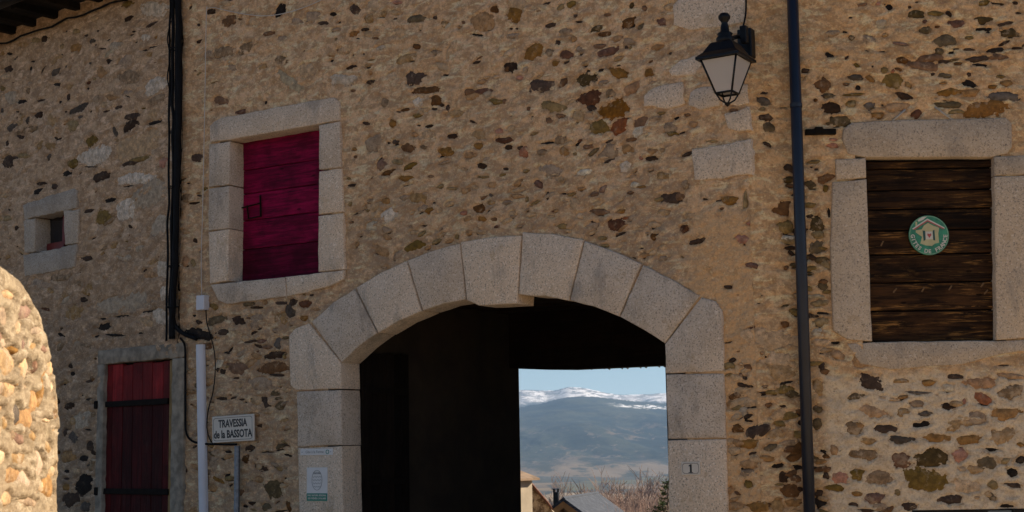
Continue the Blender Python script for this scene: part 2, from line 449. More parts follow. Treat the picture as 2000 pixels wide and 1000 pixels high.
TR += tile(0, 340, 2.776, """200,90,60,35,20,k;220,50,60,18,10,d;585,143,80,30,15,k;480,200,65,25,15,d;555,235,85,85,20,y;465,455,65,30,0,d;330,560,110,36,10,m;215,595,110,60,0,m;660,705,350,90,10,g;650,770,110,16,10,k;
550,785,50,12,0,k;800,745,90,20,10,k;555,830,75,45,8,k;515,880,40,18,15,k;615,872,120,22,0,k;755,862,30,12,0,k;810,540,80,45,0,o;785,525,30,20,0,d;870,280,100,140,5,g;680,190,100,110,0,g;810,100,200,140,10,g;
880,520,60,80,0,g;885,640,50,90,0,g;870,770,80,100,0,g;40,240,50,28,10,y;85,293,22,26,0,d;30,115,60,20,10,t;545,10,80,30,15,d;290,65,40,25,0,d;470,630,60,60,0,t;400,750,90,80,0,t;780,800,100,50,0,t""")
TR += tile(0, 500, 2.0, """280,460,25,20,0,k;345,490,30,12,15,d;320,545,12,10,0,k;270,585,40,30,0,d;345,560,35,12,0,k;285,710,48,50,0,s;250,690,25,30,0,d;340,678,35,10,0,k;265,785,45,35,0,o;325,790,50,25,0,k;255,840,30,14,0,k;
325,890,70,85,0,k;350,745,35,40,0,d;260,870,30,14,0,d;295,840,30,20,0,t;270,950,70,60,0,d;335,980,40,36,0,s;320,640,70,60,0,g;300,360,80,50,0,m""")
TR += tile(640, 0, 3.846, """35,100,70,40,-10,k;198,65,75,65,-30,q;350,40,90,70,0,t;310,140,80,60,20,t;410,105,60,50,0,t;510,95,90,50,0,t;515,12,75,30,0,r;58,220,70,32,8,m;85,168,32,14,30,k;195,250,78,42,10,O;280,220,72,24,10,d;
373,232,40,28,0,t;68,295,25,24,0,y;352,285,45,14,0,b;395,360,80,35,15,g;535,245,100,80,0,t;500,137,35,12,15,d;670,140,130,55,10,v;808,132,38,26,10,d;875,180,60,50,30,t;1160,150,180,150,0,o;1253,72,60,45,-10,b;
1022,168,38,26,0,b;995,205,35,30,0,o;1115,260,100,24,-5,k;665,345,65,30,0,b;590,435,140,60,12,t;813,393,72,42,10,m;905,400,30,90,0,t;1115,465,60,22,20,d;25,455,35,20,30,k;25,418,55,18,0,o;172,500,85,30,15,d;
300,492,55,28,0,t;320,548,30,30,0,o;490,565,120,70,5,t;648,580,135,105,0,q;878,560,60,22,5,k;100,590,210,80,0,g;312,612,70,36,10,d;750,678,190,45,6,b;813,755,72,65,-5,b;670,760,110,65,10,g;425,780,75,65,-20,m;
1055,685,80,45,0,b;1145,610,65,35,10,o;1255,575,45,35,0,t;1192,700,65,50,0,g;1270,762,125,42,0,y;800,820,42,20,0,d;902,808,45,36,50,d;580,825,60,25,0,b;662,865,80,30,0,y;480,925,55,65,0,o;955,850,120,60,0,t;
760,945,65,25,5,d;683,942,35,18,0,d;1090,915,60,18,-25,d;285,925,60,25,-20,d;190,680,50,20,10,b;75,375,20,25,0,b;1340,520,40,50,0,b;270,405,20,16,0,k;190,412,14,16,0,k""")
TR += tile(660, 240, 3.846, """265,150,135,110,40,m;437,143,62,38,8,q;375,148,30,18,0,k;527,183,90,80,0,b;650,180,75,35,0,m;850,100,80,35,8,d;670,95,90,80,0,t;570,88,45,35,0,o;118,195,35,28,0,o;130,255,30,20,0,b;320,310,90,65,30,p;
455,295,85,35,0,y;385,370,120,45,25,b;540,325,95,36,30,y;805,215,125,60,0,o;920,170,65,45,0,t;988,243,85,50,-5,o;1255,135,140,52,0,h;1280,180,65,38,0,d;1075,325,85,40,0,d;1080,405,90,18,0,y;1230,390,60,22,20,y;
1255,343,45,20,-10,d;790,300,110,18,20,m;515,470,120,14,15,k;510,415,120,45,0,o;690,400,60,22,0,b;765,472,75,28,20,y;845,492,75,18,0,y;590,560,140,75,-5,t;360,585,65,40,0,o;385,685,115,105,0,g;650,622,38,22,0,k;
715,600,38,18,0,k;685,655,65,42,20,o;945,680,60,38,5,r;1063,642,86,68,-10,b;1085,720,60,40,0,o;1170,722,50,26,0,b;1143,542,34,24,0,s;1090,560,60,18,25,b;1050,825,45,28,-5,k;580,920,150,68,12,y;250,770,80,60,0,l;
330,970,110,55,-20,o;680,865,80,45,0,t;885,855,30,35,0,y;95,610,35,26,50,y;100,745,32,14,10,b;1150,600,60,35,0,t;740,635,60,40,0,t;1060,90,90,60,0,t;1050,170,60,50,0,o;1110,270,55,30,10,m;1205,60,60,50,0,r""")
TR += tile(980, 0, 3.846, """88,105,115,105,-5,o;340,25,75,20,10,d;260,78,65,28,0,m;445,58,65,45,20,y;515,30,75,40,30,y;552,120,28,24,0,d;790,112,55,20,5,b;975,38,40,42,30,v;1068,62,40,36,0,b;955,160,110,70,20,b;1040,200,65,42,30,v;
1200,165,90,65,0,h;1215,100,65,20,5,t;368,187,85,32,8,d;580,162,60,14,-5,d;715,208,92,42,12,v;770,255,90,36,5,b;68,214,34,18,0,d;115,216,30,18,0,d;80,265,95,35,5,m;470,235,100,65,0,m;418,318,62,60,30,d;535,290,38,50,0,o;
865,292,80,48,0,o;240,380,135,100,20,o;365,392,75,60,0,m;472,402,90,62,-5,h;735,342,92,36,0,b;810,382,190,50,12,h;930,355,35,28,0,d;965,358,22,22,0,y;875,440,80,45,25,t;400,472,55,45,10,o;60,395,95,50,30,t;
58,505,92,75,0,d;178,518,55,42,50,m;490,465,55,18,15,d;630,475,90,35,15,t;585,375,70,60,0,m;283,635,172,95,0,q;455,620,80,45,50,b;640,592,135,110,20,v;880,545,135,80,-10,o;750,527,58,28,20,d;765,620,70,40,15,m;
660,745,190,115,8,h;672,808,68,50,0,d;965,660,150,75,30,O;1105,545,55,50,0,o;815,700,70,60,0,m;1130,620,55,24,10,m;1165,350,80,45,20,o;380,795,190,80,-10,y;850,835,270,140,15,O;885,940,120,105,20,r;735,955,130,85,15,y;
1045,915,100,80,0,b;1175,888,110,34,0,m;1190,850,55,24,5,y;430,868,65,40,-10,b;355,902,65,50,-20,b;200,815,32,32,0,b;585,880,90,80,0,t;130,580,60,30,0,r;15,762,32,45,0,b;70,960,60,50,0,t;1265,398,28,16,0,d;1320,885,60,26,10,k""")
TR += tile(1000, 240, 3.846, """975,65,140,80,15,l;1205,80,75,35,5,y;1275,78,50,14,20,d;905,122,85,26,5,b;735,135,70,18,20,d;492,160,65,24,30,k;360,122,90,70,0,m;78,215,78,75,0,r;50,185,40,26,20,d;265,148,110,20,8,k;225,225,75,55,0,m;
390,215,80,75,0,o;475,235,40,30,0,y;575,180,70,30,10,b;610,220,120,30,35,v;725,215,150,110,20,m;870,195,80,60,0,o;1050,210,90,45,0,o;1050,265,90,30,10,d;965,265,36,30,0,r;855,325,85,80,0,g;290,355,150,95,0,m;375,430,60,60,0,t;
100,362,55,24,0,y;200,460,58,44,-30,h;398,530,75,20,3,k;265,545,30,65,0,d;110,575,24,45,0,y;680,495,65,45,55,p;620,535,60,40,0,b;888,525,55,26,10,b;970,482,88,28,3,o;1200,565,165,75,10,d;460,610,80,80,0,t;330,660,40,24,10,o;
660,668,152,50,0,b;815,665,75,36,25,o;855,712,70,28,10,r;775,765,150,95,-5,h;603,742,34,18,0,d;505,700,70,45,0,t;1140,400,110,60,0,t;1135,670,100,45,0,t;1060,765,90,50,0,t;1288,800,52,55,0,h;1055,855,50,50,30,b;968,942,40,18,0,k;
1335,908,34,24,0,d;155,757,16,10,0,k;1300,455,60,70,0,m;540,370,120,60,10,l;900,400,60,20,15,m;720,290,90,24,20,d;1130,205,40,30,0,t""")
TR += tile(1320, 180, 3.334, """570,55,85,62,0,s;575,5,70,25,10,d;565,108,50,32,0,y;588,160,120,45,-8,d;608,228,68,55,0,v;705,100,75,14,0,k;600,338,55,24,-20,d;738,490,70,60,0,d;735,568,80,35,0,v;1025,98,110,75,0,d;1145,72,65,35,10,y;
1060,192,130,65,10,v;985,20,80,30,0,d;1160,15,110,12,8,y;910,50,30,22,0,d;885,600,75,62,0,v;900,455,75,22,0,y;885,488,24,12,0,d;915,500,28,12,0,d;980,625,35,50,0,y;695,768,110,95,0,b;475,852,45,28,0,r;430,955,95,55,0,r;
50,892,45,55,0,h;140,970,115,42,15,d;20,680,50,45,20,b;185,695,35,16,0,d;720,880,100,80,0,y;730,950,100,45,0,l;915,850,100,90,0,v;930,930,90,55,0,y;1000,780,22,90,0,k;350,700,100,50,0,o;108,205,52,40,0,o;235,318,90,24,5,y;
70,150,50,22,0,b;375,118,60,24,0,b;1020,306,60,20,0,r;1020,348,65,34,0,r;1020,378,50,14,0,r;450,700,25,100,0,y;1255,85,50,45,0,k""")
TR += tile(1560, 0, 3.845, """680,50,70,45,15,k;600,27,38,36,0,r;480,33,80,18,8,b;895,105,135,62,-5,v;1020,100,110,50,5,y;945,162,45,34,0,h;1130,105,45,28,-40,d;1200,175,120,58,0,h;1392,145,135,58,5,v;1565,172,120,24,12,d;1410,215,165,35,0,k;
1425,240,40,22,0,k;950,228,95,52,10,v;1092,300,200,92,5,v;395,130,32,14,0,d;625,168,85,75,0,l;245,245,120,50,5,m;405,275,44,45,0,v;355,238,45,18,-15,d;535,300,120,75,-5,m;755,328,140,26,-5,p;650,258,45,28,0,t;230,408,92,50,-25,k;
365,430,45,24,50,d;640,380,60,12,8,k;518,378,30,14,-20,k;1055,388,75,50,0,v;775,448,95,52,-10,b;1005,435,175,46,10,b;1290,368,95,22,-5,d;1150,395,50,26,10,k;1180,365,55,12,5,d;1490,375,165,44,8,k;1340,440,180,38,8,d;1505,425,150,48,0,b;
1365,482,105,32,0,k;1200,475,65,28,0,b;1100,460,95,26,0,d;930,495,195,62,-3,b;1585,250,130,60,10,v;1550,320,75,30,30,d;1290,285,65,35,10,y;1385,20,90,36,15,y;1490,25,120,14,-5,d;1630,20,50,26,0,d;48,525,62,38,0,d;188,645,125,110,0,b;
228,715,95,36,0,v;430,578,105,44,3,s;545,595,75,45,-30,o;640,530,60,50,0,y;710,530,34,28,60,r;750,518,55,18,-8,b;705,608,138,112,0,y;820,630,60,46,-50,t;1112,568,108,48,0,v;1010,555,40,26,10,d;1285,555,38,30,0,d;1292,625,130,60,-8,k;
1130,688,185,56,6,o;1305,688,115,54,5,o;1090,622,50,20,0,o;1470,648,70,30,0,o;1565,630,105,55,0,o;1560,720,215,70,-6,s;1510,570,70,24,0,y;455,652,44,34,-20,k;360,628,45,18,-5,b;405,710,150,18,6,y;805,718,135,55,-10,d;255,808,122,82,10,d;
538,788,78,60,0,s;395,780,65,40,5,y;742,800,175,68,0,o;600,862,95,42,0,o;880,855,75,62,60,h;305,910,145,75,5,v;1135,790,215,56,0,v;1190,838,100,32,5,y;1425,815,310,110,8,O;1650,965,75,60,0,k;440,490,45,40,0,y;555,497,28,14,0,d;
838,50,28,20,0,d;890,15,24,10,0,d;1655,95,40,20,0,d;1640,360,90,20,0,d;1520,220,30,25,0,t;1040,200,45,20,0,b;635,785,22,20,0,k;128,750,32,24,0,b""")
TR += tile(1400, 440, 3.57, """180,105,75,65,10,r;235,275,68,48,0,h;475,688,50,40,0,b;400,780,320,145,0,t;690,150,110,85,0,v;670,225,70,50,0,d;505,100,115,50,0,y;515,155,90,30,0,d;525,195,70,36,-20,d;765,270,60,75,0,y;750,420,75,65,20,v;
715,540,140,46,5,y;740,610,110,22,-5,k;735,670,110,65,0,y;720,745,100,56,0,l;730,810,120,50,0,t;430,945,230,100,0,t;1000,945,130,80,0,o;735,975,50,36,60,d;320,890,28,24,0,o;340,918,20,18,0,d;850,905,80,70,0,o;690,495,120,30,0,l;
290,545,32,12,10,d;312,494,20,10,30,d;830,815,90,26,0,k""")
TR += tile(1400, 700, 3.333, """430,80,200,130,0,t;460,155,120,26,8,k;440,205,110,55,15,y;660,180,70,110,0,t;688,55,36,55,0,d;665,335,70,55,0,v;660,420,60,70,0,v;535,363,34,34,0,d;432,312,75,22,0,d;410,370,110,80,20,t;120,240,75,35,20,b;
210,285,110,70,0,t;155,108,28,28,0,b;180,130,32,20,0,d;212,182,48,14,0,d;170,345,60,60,0,g;200,405,80,22,-12,k;318,415,50,14,0,k;135,458,66,60,10,b;250,475,150,75,25,d;210,550,120,60,0,o;385,490,110,75,-10,t;350,580,85,45,20,v;
530,590,100,70,60,b;505,650,110,50,15,b;395,698,92,34,8,k;530,708,75,45,0,k;225,617,55,18,15,d;240,655,80,55,0,t;205,755,130,58,-8,m;432,768,62,78,0,d;510,778,75,42,-10,b;480,862,140,80,5,b;545,855,60,45,0,d;285,845,65,55,-20,y;
205,820,60,45,-20,y;130,880,40,28,-20,b;260,962,125,80,0,o;395,960,70,75,0,t;525,938,60,30,0,b;675,935,80,85,0,k;700,605,50,42,-10,k;710,640,50,26,0,b;765,595,50,60,0,o;718,765,44,50,0,d;800,770,115,85,-15,r;765,845,110,40,0,y;
645,712,30,14,0,d;120,380,30,60,0,t""")
TR += tile(1660, 680, 3.1235, """140,215,155,80,-8,d;40,293,105,40,0,v;320,200,95,30,0,t;478,212,85,35,0,o;640,172,105,30,0,d;800,215,185,62,3,O;1000,170,150,35,-3,o;985,265,150,80,10,m;600,245,80,45,0,l;425,272,140,22,0,s;240,310,140,18,-10,t;
410,338,90,45,0,m;600,355,105,56,0,d;815,310,120,72,-5,r;700,325,22,36,0,r;150,385,160,66,-8,o;325,395,85,56,0,t;462,402,100,32,5,s;770,425,130,85,0,m;960,398,155,75,8,o;630,465,95,72,0,t;435,468,155,42,8,k;215,488,145,50,0,d;
320,558,130,48,0,s;520,545,165,46,-6,o;735,558,145,52,5,o;918,535,175,100,10,t;110,565,100,42,0,t;90,655,160,58,0,m;870,618,90,26,0,k;305,675,110,85,0,p;500,665,195,102,0,v;675,648,88,78,0,r;835,705,125,68,0,v;948,685,50,32,0,y;
1045,680,60,55,0,k;45,765,80,68,0,y;160,785,170,76,-3,m;450,815,260,130,0,y;708,835,180,82,0,t;690,740,45,28,0,t;990,765,75,65,30,k;1005,840,120,34,-5,d;870,832,60,55,0,y;868,910,65,58,0,v;45,888,60,30,0,o;165,912,110,62,0,h;
295,885,36,50,0,y;620,928,170,62,5,d;775,912,40,24,0,t;370,965,90,48,10,q;240,985,70,40,20,b;25,952,65,32,0,d;95,995,100,26,0,d;955,962,100,24,0,k;30,490,90,70,-20,m;1045,590,40,30,0,o;940,105,60,14,0,d""")
TR += tile(340, 540, 3.57, """280,305,140,56,15,v;440,310,90,60,0,d;130,272,32,24,0,k;160,315,45,32,-20,d;335,392,100,50,0,d;580,305,100,100,0,m;800,245,85,66,-60,s;910,195,90,55,0,h;836,178,62,55,0,d;752,186,90,22,0,d;515,190,85,26,5,v;
575,215,90,18,0,d;740,290,130,80,0,t;690,545,145,65,15,d;695,635,180,62,8,b;590,660,70,20,-8,k;720,470,72,56,-65,s;605,450,60,36,10,h;530,452,95,16,12,d;580,485,60,22,-15,d;650,492,80,22,0,b;555,392,48,24,25,d;440,635,150,80,-5,b;
705,686,90,20,0,d;600,745,180,90,-10,m;765,560,30,40,0,y;640,885,95,50,-55,d;605,858,60,40,20,d;340,852,105,28,3,d;415,845,50,14,15,d;470,857,45,14,0,d;543,853,38,12,0,d;498,877,24,16,0,k;300,645,36,36,0,d;165,405,220,90,-6,k;
230,485,60,40,0,b;370,535,28,14,-10,d;425,708,38,12,0,d;960,130,40,16,0,d;900,290,60,40,0,o;490,250,60,50,0,t;270,210,60,50,0,y""")
TR += tile(400, 800, 5.0, """210,645,65,42,10,k;120,685,130,35,-25,o;400,480,95,80,40,b;520,560,70,70,0,t;665,785,190,165,0,v;425,750,140,120,0,m;810,935,85,55,-60,b;600,955,80,60,0,v;390,945,60,40,0,k;470,915,110,36,0,d;740,990,150,20,5,k;
600,415,130,22,5,k;795,445,90,28,-15,k;220,410,80,36,0,k;505,480,28,20,0,k;780,670,24,20,0,k;175,485,45,14,-20,d;720,580,90,40,-20,t;780,110,100,40,0,t;790,175,80,50,0,m;620,0,40,20,0,d;580,160,60,60,0,o;680,330,50,90,0,o;80,520,110,150,0,m;245,740,30,16,40,d""")
TR += tile(400, 0, 2.0, """95,80,60,40,15,b;190,80,50,40,0,t;290,40,62,40,60,k;355,80,40,30,0,m;420,60,60,45,0,m;460,90,45,14,5,d;245,130,40,20,10,b;300,150,40,25,0,m;330,320,120,36,-40,l;395,280,75,55,0,t;215,265,42,36,20,t;100,265,40,35,0,m;
60,390,50,35,0,b;233,400,18,18,0,k;25,45,30,20,0,d;60,200,100,36,10,m;160,185,60,40,20,m;300,235,70,36,0,m;75,15,60,30,0,t""")
TR += tile(300, 300, 3.125, """260,20,70,50,0,q;195,265,60,56,0,m;270,255,30,14,0,d;240,300,90,16,5,d;192,660,50,60,20,O;240,665,50,26,-60,y;250,530,28,24,-20,d;310,215,25,20,0,y;210,180,30,12,0,d""")
GARDEN = tile(0, 500, 2.0, """35,415,65,90,0,p;100,435,40,100,0,o;145,430,30,60,0,p;205,440,40,60,0,t;185,365,35,35,0,p;170,520,25,120,0,o;75,620,35,70,0,s;108,640,60,80,0,o;190,642,40,25,0,p;215,620,15,40,0,h;95,715,40,45,0,p;
10,595,20,30,0,r;165,810,40,120,0,p;10,690,30,60,0,o;15,240,40,90,0,y;40,150,50,50,0,r;75,280,40,70,0,o;10,520,40,60,0,y;140,560,40,90,0,o;50,520,50,70,0,t;60,850,60,70,0,o;20,780,40,70,0,t;110,880,60,90,0,y;200,900,40,80,0,o;
40,950,60,60,0,y;130,960,60,50,0,t;62,370,30,40,0,o;150,290,60,40,0,m;100,220,60,60,0,p;215,510,20,50,0,t;200,750,30,60,0,y;65,700,30,40,0,m;130,350,40,40,0,t;20,340,30,40,0,m;90,340,20,50,0,h;215,840,25,50,0,p;140,700,30,50,0,o;30,650,30,60,0,y;90,790,50,50,0,o;175,900,30,50,0,p""")

# ------------------------------------------------------------------ shared stone shapes
NV = 28
_POLY = {}
def _poly(var):
    if var not in _POLY:
        r = random.Random(100 + var)
        n = r.choice((5, 6, 6, 7, 8))
        a0 = r.uniform(0, 6.28)
        pts = []
        for k in range(n):
            t = a0 + 2 * math.pi * (k + r.uniform(-.32, .32)) / n
            q = r.uniform(.78, 1.18)
            if r.random() < .18: q *= .72
            pts.append((q * math.cos(t), q * math.sin(t)))
        mx = max(abs(p[0]) for p in pts); mz = max(abs(p[1]) for p in pts)
        _POLY[var] = [(p[0] / mx * 1.04, p[1] / mz * 1.04) for p in pts]
    return _POLY[var]
def rad(var, th):
    """outline radius of stone shape var: an irregular polygon with softened corners"""
    th = np.asarray(th, float)
    pts = _poly(var)
    def one(t):
        best = np.full(t.shape, 9.0)
        dx, dz = np.cos(t), np.sin(t)
        for i in range(len(pts)):
            (x1, z1), (x2, z2) = pts[i], pts[(i + 1) % len(pts)]
            ex, ez = x2 - x1, z2 - z1
            den = dx * ez - dz * ex
            den = np.where(np.abs(den) < 1e-9, 1e-9, den)
            k = (x1 * ez - z1 * ex) / den
            q = (x1 * dz - z1 * dx) / den
            ok = (k > 0) & (q >= -1e-6) & (q <= 1 + 1e-6)
            best = np.where(ok & (k < best), k, best)
        return np.where(best > 8, 1.0, best)
    return (one(th - .14) + one(th) * 2 + one(th + .14)) / 4
STONE_MESH = {}
def stone_geo(var):
    r = random.Random(300 + var)
    n = 14
    ths = np.array([2 * math.pi * (k + r.uniform(-.25, .25)) / n for k in range(n)])
    R = rad(var, ths)
    vs, fs = [], []
    for rr, yy in ((1.45, 0.016), (1.0, 0.002), (0.72, -0.003)):
        for th, q in zip(ths, R):
            vs.append((q * rr * math.cos(th), yy + r.uniform(-.002, .002), q * rr * math.sin(th)))
    vs.append((r.uniform(-.2, .2), -0.0035, r.uniform(-.2, .2)))
    for i in range(2):
        for k in range(n):
            k2 = (k + 1) % n
            fs.append((i * n + k, i * n + k2, (i + 1) * n + k2, (i + 1) * n + k))
    for k in range(n):
        fs.append((2 * n + k, 2 * n + (k + 1) % n, 3 * n))
    return vs, fs
SGEO = [stone_geo(v) for v in range(NV)]
for v, (vs, fs) in enumerate(SGEO):
    me = bpy.data.meshes.new('stone')
    me.from_pydata(vs, [], fs); me.update()
    me.materials.append(SM['d'])
    me.polygons.foreach_set('use_smooth', [True] * len(me.polygons))
    STONE_MESH[v] = me

def local_stone(fr, s):
    px, py, w, h, a, c = s
    ca, sa = math.cos(math.radians(a)), math.sin(math.radians(a))
    p0 = fr.pix(px, py); p1 = fr.pix(px + ca * w / 2, py - sa * w / 2); p2 = fr.pix(px + sa * h / 2, py + ca * h / 2)
    ux, uz = p1[0] - p0[0], p1[1] - p0[1]; vx, vz = p2[0] - p0[0], p2[1] - p0[1]
    hw = math.hypot(ux, uz); ang = math.atan2(uz, ux)
    hh = abs(-vx * math.sin(ang) + vz * math.cos(ang))
    return [p0[0], p0[1], hw, hh, ang, c, rng.randrange(NV)]

def in_poly(X, Z, poly):
    inside = np.zeros(X.shape, bool)
    n = len(poly)
    for i in range(n):
        x1, z1 = poly[i]; x2, z2 = poly[(i + 1) % n]
        cond = ((z1 > Z) != (z2 > Z))
        with np.errstate(divide='ignore', invalid='ignore'):
            xi = (x2 - x1) * (Z - z1) / (z2 - z1 + 1e-12) + x1
        inside ^= cond & (X < xi)
    return inside

def grid_mesh(name, X, Y, Z, keep, mat, parent):
    nz, nx = X.shape
    idx = np.arange(nz * nx).reshape(nz, nx)
    q = np.stack([idx[:-1, :-1], idx[:-1, 1:], idx[1:, 1:], idx[1:, :-1]], -1)[keep]
    used = np.unique(q); remap = -np.ones(nz * nx, np.int64); remap[used] = np.arange(len(used))
    q = remap[q]
    co = np.stack([X.ravel()[used], Y.ravel()[used], Z.ravel()[used]], -1).astype(np.float32)
    me = bpy.data.meshes.new(name)
    me.vertices.add(len(co)); me.vertices.foreach_set('co', co.ravel())
    me.loops.add(q.size); me.loops.foreach_set('vertex_index', q.ravel().astype(np.int32))
    me.polygons.add(len(q)); me.polygons.foreach_set('loop_start', (np.arange(len(q)) * 4).astype(np.int32))
    me.update(calc_edges=True)
    me.polygons.foreach_set('use_smooth', np.ones(len(q), bool))
    me.materials.append(mat)
    return link(bpy.data.objects.new(name, me), parent)

def make_wall(key, parent, mat, x0, x1, z0, z1, cell, holes, stones, chips, seed, avoid=(), outline=None, amp=1.0, chipcodes='kddbdoyht', proud=0.0, chipsize=(0.006, 0.02), maxparts=300, faint=0, zones=()):
    fr = FRAMES[key]
    xs = np.arange(x0, x1 + cell, cell); zs = np.arange(z0, z1 + cell, cell)
    X, Z = np.meshgrid(xs, zs)
    H = amp * (0.016 * fbm(X * 1.3, Z * 1.3, seed, 3) + 0.016 * fbm(X * 4, Z * 6.5, seed + 9, 3) + 0.013 * fbm(X * 17, Z * 24, seed + 5, 4, 0.62))
    H -= H.mean()
    if outline is not None:
        D = np.full(X.shape, 1e9)
        n = len(outline)
        for i in range(n):
            ax, az = outline[i]; bx, bz = outline[(i + 1) % n]
            dx, dz = bx - ax, bz - az
            t = np.clip(((X - ax) * dx + (Z - az) * dz) / (dx * dx + dz * dz + 1e-12), 0, 1)
            D = np.minimum(D, np.hypot(X - ax - t * dx, Z - az - t * dz))
        ins = in_poly(X, Z, outline)
        D = np.where(ins, D, -D)
    blocked = np.zeros(X.shape, bool)
    for p in list(holes) + list(avoid): blocked |= in_poly(X, Z, p)
    def near(x, z):
        i = int(round((z - z0) / cell)); j = int(round((x - x0) / cell))
        return (min(max(i, 0), X.shape[0] - 1), min(max(j, 0), X.shape[1] - 1))
    stones = [s for s in stones if not blocked[near(s[0], s[1])] and x0 < s[0] < x1 and z0 < s[1] < z1]
    r = random.Random(seed)
    occ = blocked.copy()
    for s in stones:
        i, j = near(s[0], s[1]); k = max(1, int(max(s[2], s[3]) * 0.8 / cell))
        occ[max(0, i - k):i + k, max(0, j - k):j + k] = True
    extra = []
    tries = 0
    while len(extra) < chips and tries < chips * 12:
        tries += 1
        x = r.uniform(x0, x1); z = r.uniform(z0, z1)
        if occ[near(x, z)]: continue
        w = r.uniform(*chipsize) * (1 + (r.random() < .15))
        extra.append([x, z, w * r.uniform(1.1, 2.6), w * r.uniform(.3, .8), r.gauss(0.12, .3), r.choice(chipcodes), r.randrange(NV)])
    tries = 0; nf = 0
    while nf < faint and tries < faint * 12:
        tries += 1
        x = r.uniform(x0, x1); z = r.uniform(z0, z1)
        if occ[near(x, z)]: continue
        w = r.uniform(0.022, 0.06); nf += 1
        extra.append([x, z, w * r.uniform(1.0, 1.7), w * r.uniform(.45, .9), r.gauss(0.08, .3), r.choice('ttmmottl'), r.randrange(NV)])
        i, j = near(x, z); k = max(1, int(w / cell)); occ[max(0, i - k):i + k, max(0, j - k):j + k] = True
    for (za_, zb_, zc_, zd_, cnt, codes, slo, shi) in zones:     # places where the rubble lies bare
        got = tries = 0
        while got < cnt and tries < cnt * 14:
            tries += 1
            x = r.uniform(za_, zb_); z = r.uniform(zc_, zd_)
            if occ[near(x, z)]: continue
            w = r.uniform(slo, shi); got += 1
            q_ = [x, z, w * r.uniform(1.1, 1.9), w * r.uniform(.45, .85), r.gauss(0.05, .18), r.choice(codes), r.randrange(NV)]
            extra.append(q_)
            if r.random() < .45: extra.append([x + r.uniform(-.3, .3) * w, z - q_[3] * 1.08, q_[2] * r.uniform(.4, .8), r.uniform(.005, .010), q_[4], 'k', r.randrange(NV)])  # near-black sliver paints the shade under the stone
            i, j = near(x, z); k = max(1, int(w * 1.1 / cell)); occ[max(0, i - k):i + k, max(0, j - k):j + k] = True
    if outline is None:
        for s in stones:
            if s[2] > 0.04 and s[5] not in 'kd' and r.random() < .32:  # near-black slivers paint shaded crevices along stone edges
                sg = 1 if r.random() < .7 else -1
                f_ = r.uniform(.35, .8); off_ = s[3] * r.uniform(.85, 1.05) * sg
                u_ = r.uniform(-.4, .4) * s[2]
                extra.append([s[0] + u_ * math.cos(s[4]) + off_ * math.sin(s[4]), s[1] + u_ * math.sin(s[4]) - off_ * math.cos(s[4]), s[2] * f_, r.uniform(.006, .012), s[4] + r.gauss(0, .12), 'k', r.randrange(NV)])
    H0 = H.copy()
    place = []
    for s in stones + extra:
        x, z, hw, hh, ang, c, var = s
        i, j = near(x, z); k = int(max(hw, hh) * 1.5 / cell) + 2
        i0, i1, j0, j1 = max(0, i - k), min(X.shape[0], i + k + 1), max(0, j - k), min(X.shape[1], j + k + 1)
        dx = X[i0:i1, j0:j1] - x; dz = Z[i0:i1, j0:j1] - z
        a = (dx * math.cos(ang) + dz * math.sin(ang)) / hw; b = (-dx * math.sin(ang) + dz * math.cos(ang)) / hh
        rho = np.hypot(a, b) / rad(var, np.arctan2(b, a))
        xx_, zz_ = X[i0:i1, j0:j1], Z[i0:i1, j0:j1]
        rho = rho + min(0.8, 0.040 / min(hw, hh)) * fbm(xx_ * 24 + seed, zz_ * 30, seed + 31, 4, 0.7)
        e = min(0.35, max(0.10, cell * 0.9 / min(hw, hh)))
        m = np.clip((1.13 + e - rho) / (2 * e), 0, 1); m = m * m * (3 - 2 * m)
        if c in 'tmlg' and outline is None:      # pointing smeared over part of the face
            m = m * np.clip(0.5 + 5.0 * (fbm(xx_ * 9 + x * 7, zz_ * 13, seed + 77, 4, 0.65) + 0.24), 0, 1)
        base = float(np.median(H0[i0:i1, j0:j1]))
        H[i0:i1, j0:j1] = H[i0:i1, j0:j1] * (1 - m) + (base - 0.022) * m
        p = {'k': -0.017, 'd': -0.008, 'h': -0.003, 'b': -0.003, 's': -0.005, 'q': -0.004, 'v': -0.005, 'o': -0.002, 'y': -0.002}.get(c, -0.004) + r.uniform(-.002, .003) + proud
        place.append((s, base + p))
    if outline is not None:
        rr = 0.07
        dd = np.clip(D, 0, rr)
        H = H - (rr - np.sqrt(np.maximum(rr * rr - (rr - dd) ** 2, 0)))
        keepv = D > -cell
    keep = ~(blocked_in(holes, X, Z))
    if outline is not None: keep &= (keepv[:-1, :-1] & keepv[1:, 1:])
    wall = grid_mesh('wall', X, -H, Z, keep, mat, parent)
    nst = len(stones)
    if outline is not None:
        place = [q_ for q_ in place if D[near(q_[0][0], q_[0][1])] > 0.045 + 0.4 * max(q_[0][2], q_[0][3])]
        nst = sum(1 for q_ in place if any(q_[0] is t_ for t_ in stones))
    order = sorted(range(nst), key=lambda q: -place[q][0][2] * place[q][0][3])
    parts = set(order[:maxparts])
    mb = MB()
    for q, (s, hgt) in enumerate(place):
        x, z, hw, hh, ang, c, var = s
        if outline is not None:
            i, j = near(x, z)
            d = min(max(D[i, j], 0), 0.07)
            hgt -= 0.07 - math.sqrt(max(0.07 ** 2 - (0.07 - d) ** 2, 0))
        Mx = Matrix.Translation((x, -hgt, z)) @ Matrix.Rotation(-ang, 4, 'Y') @ Matrix.Diagonal((hw, 1, hh, 1))
        if q in parts:
            o = bpy.data.objects.new('stone', STONE_MESH[var])
            COL.objects.link(o); o.parent = wall; o.matrix_local = Mx
            o.material_slots[0].link = 'OBJECT'; o.material_slots[0].material = SM[c]
        else:
            vs, fs = SGEO[var]
            mb.add([Mx @ Vector(v) for v in vs], fs, SCODES.index(c))
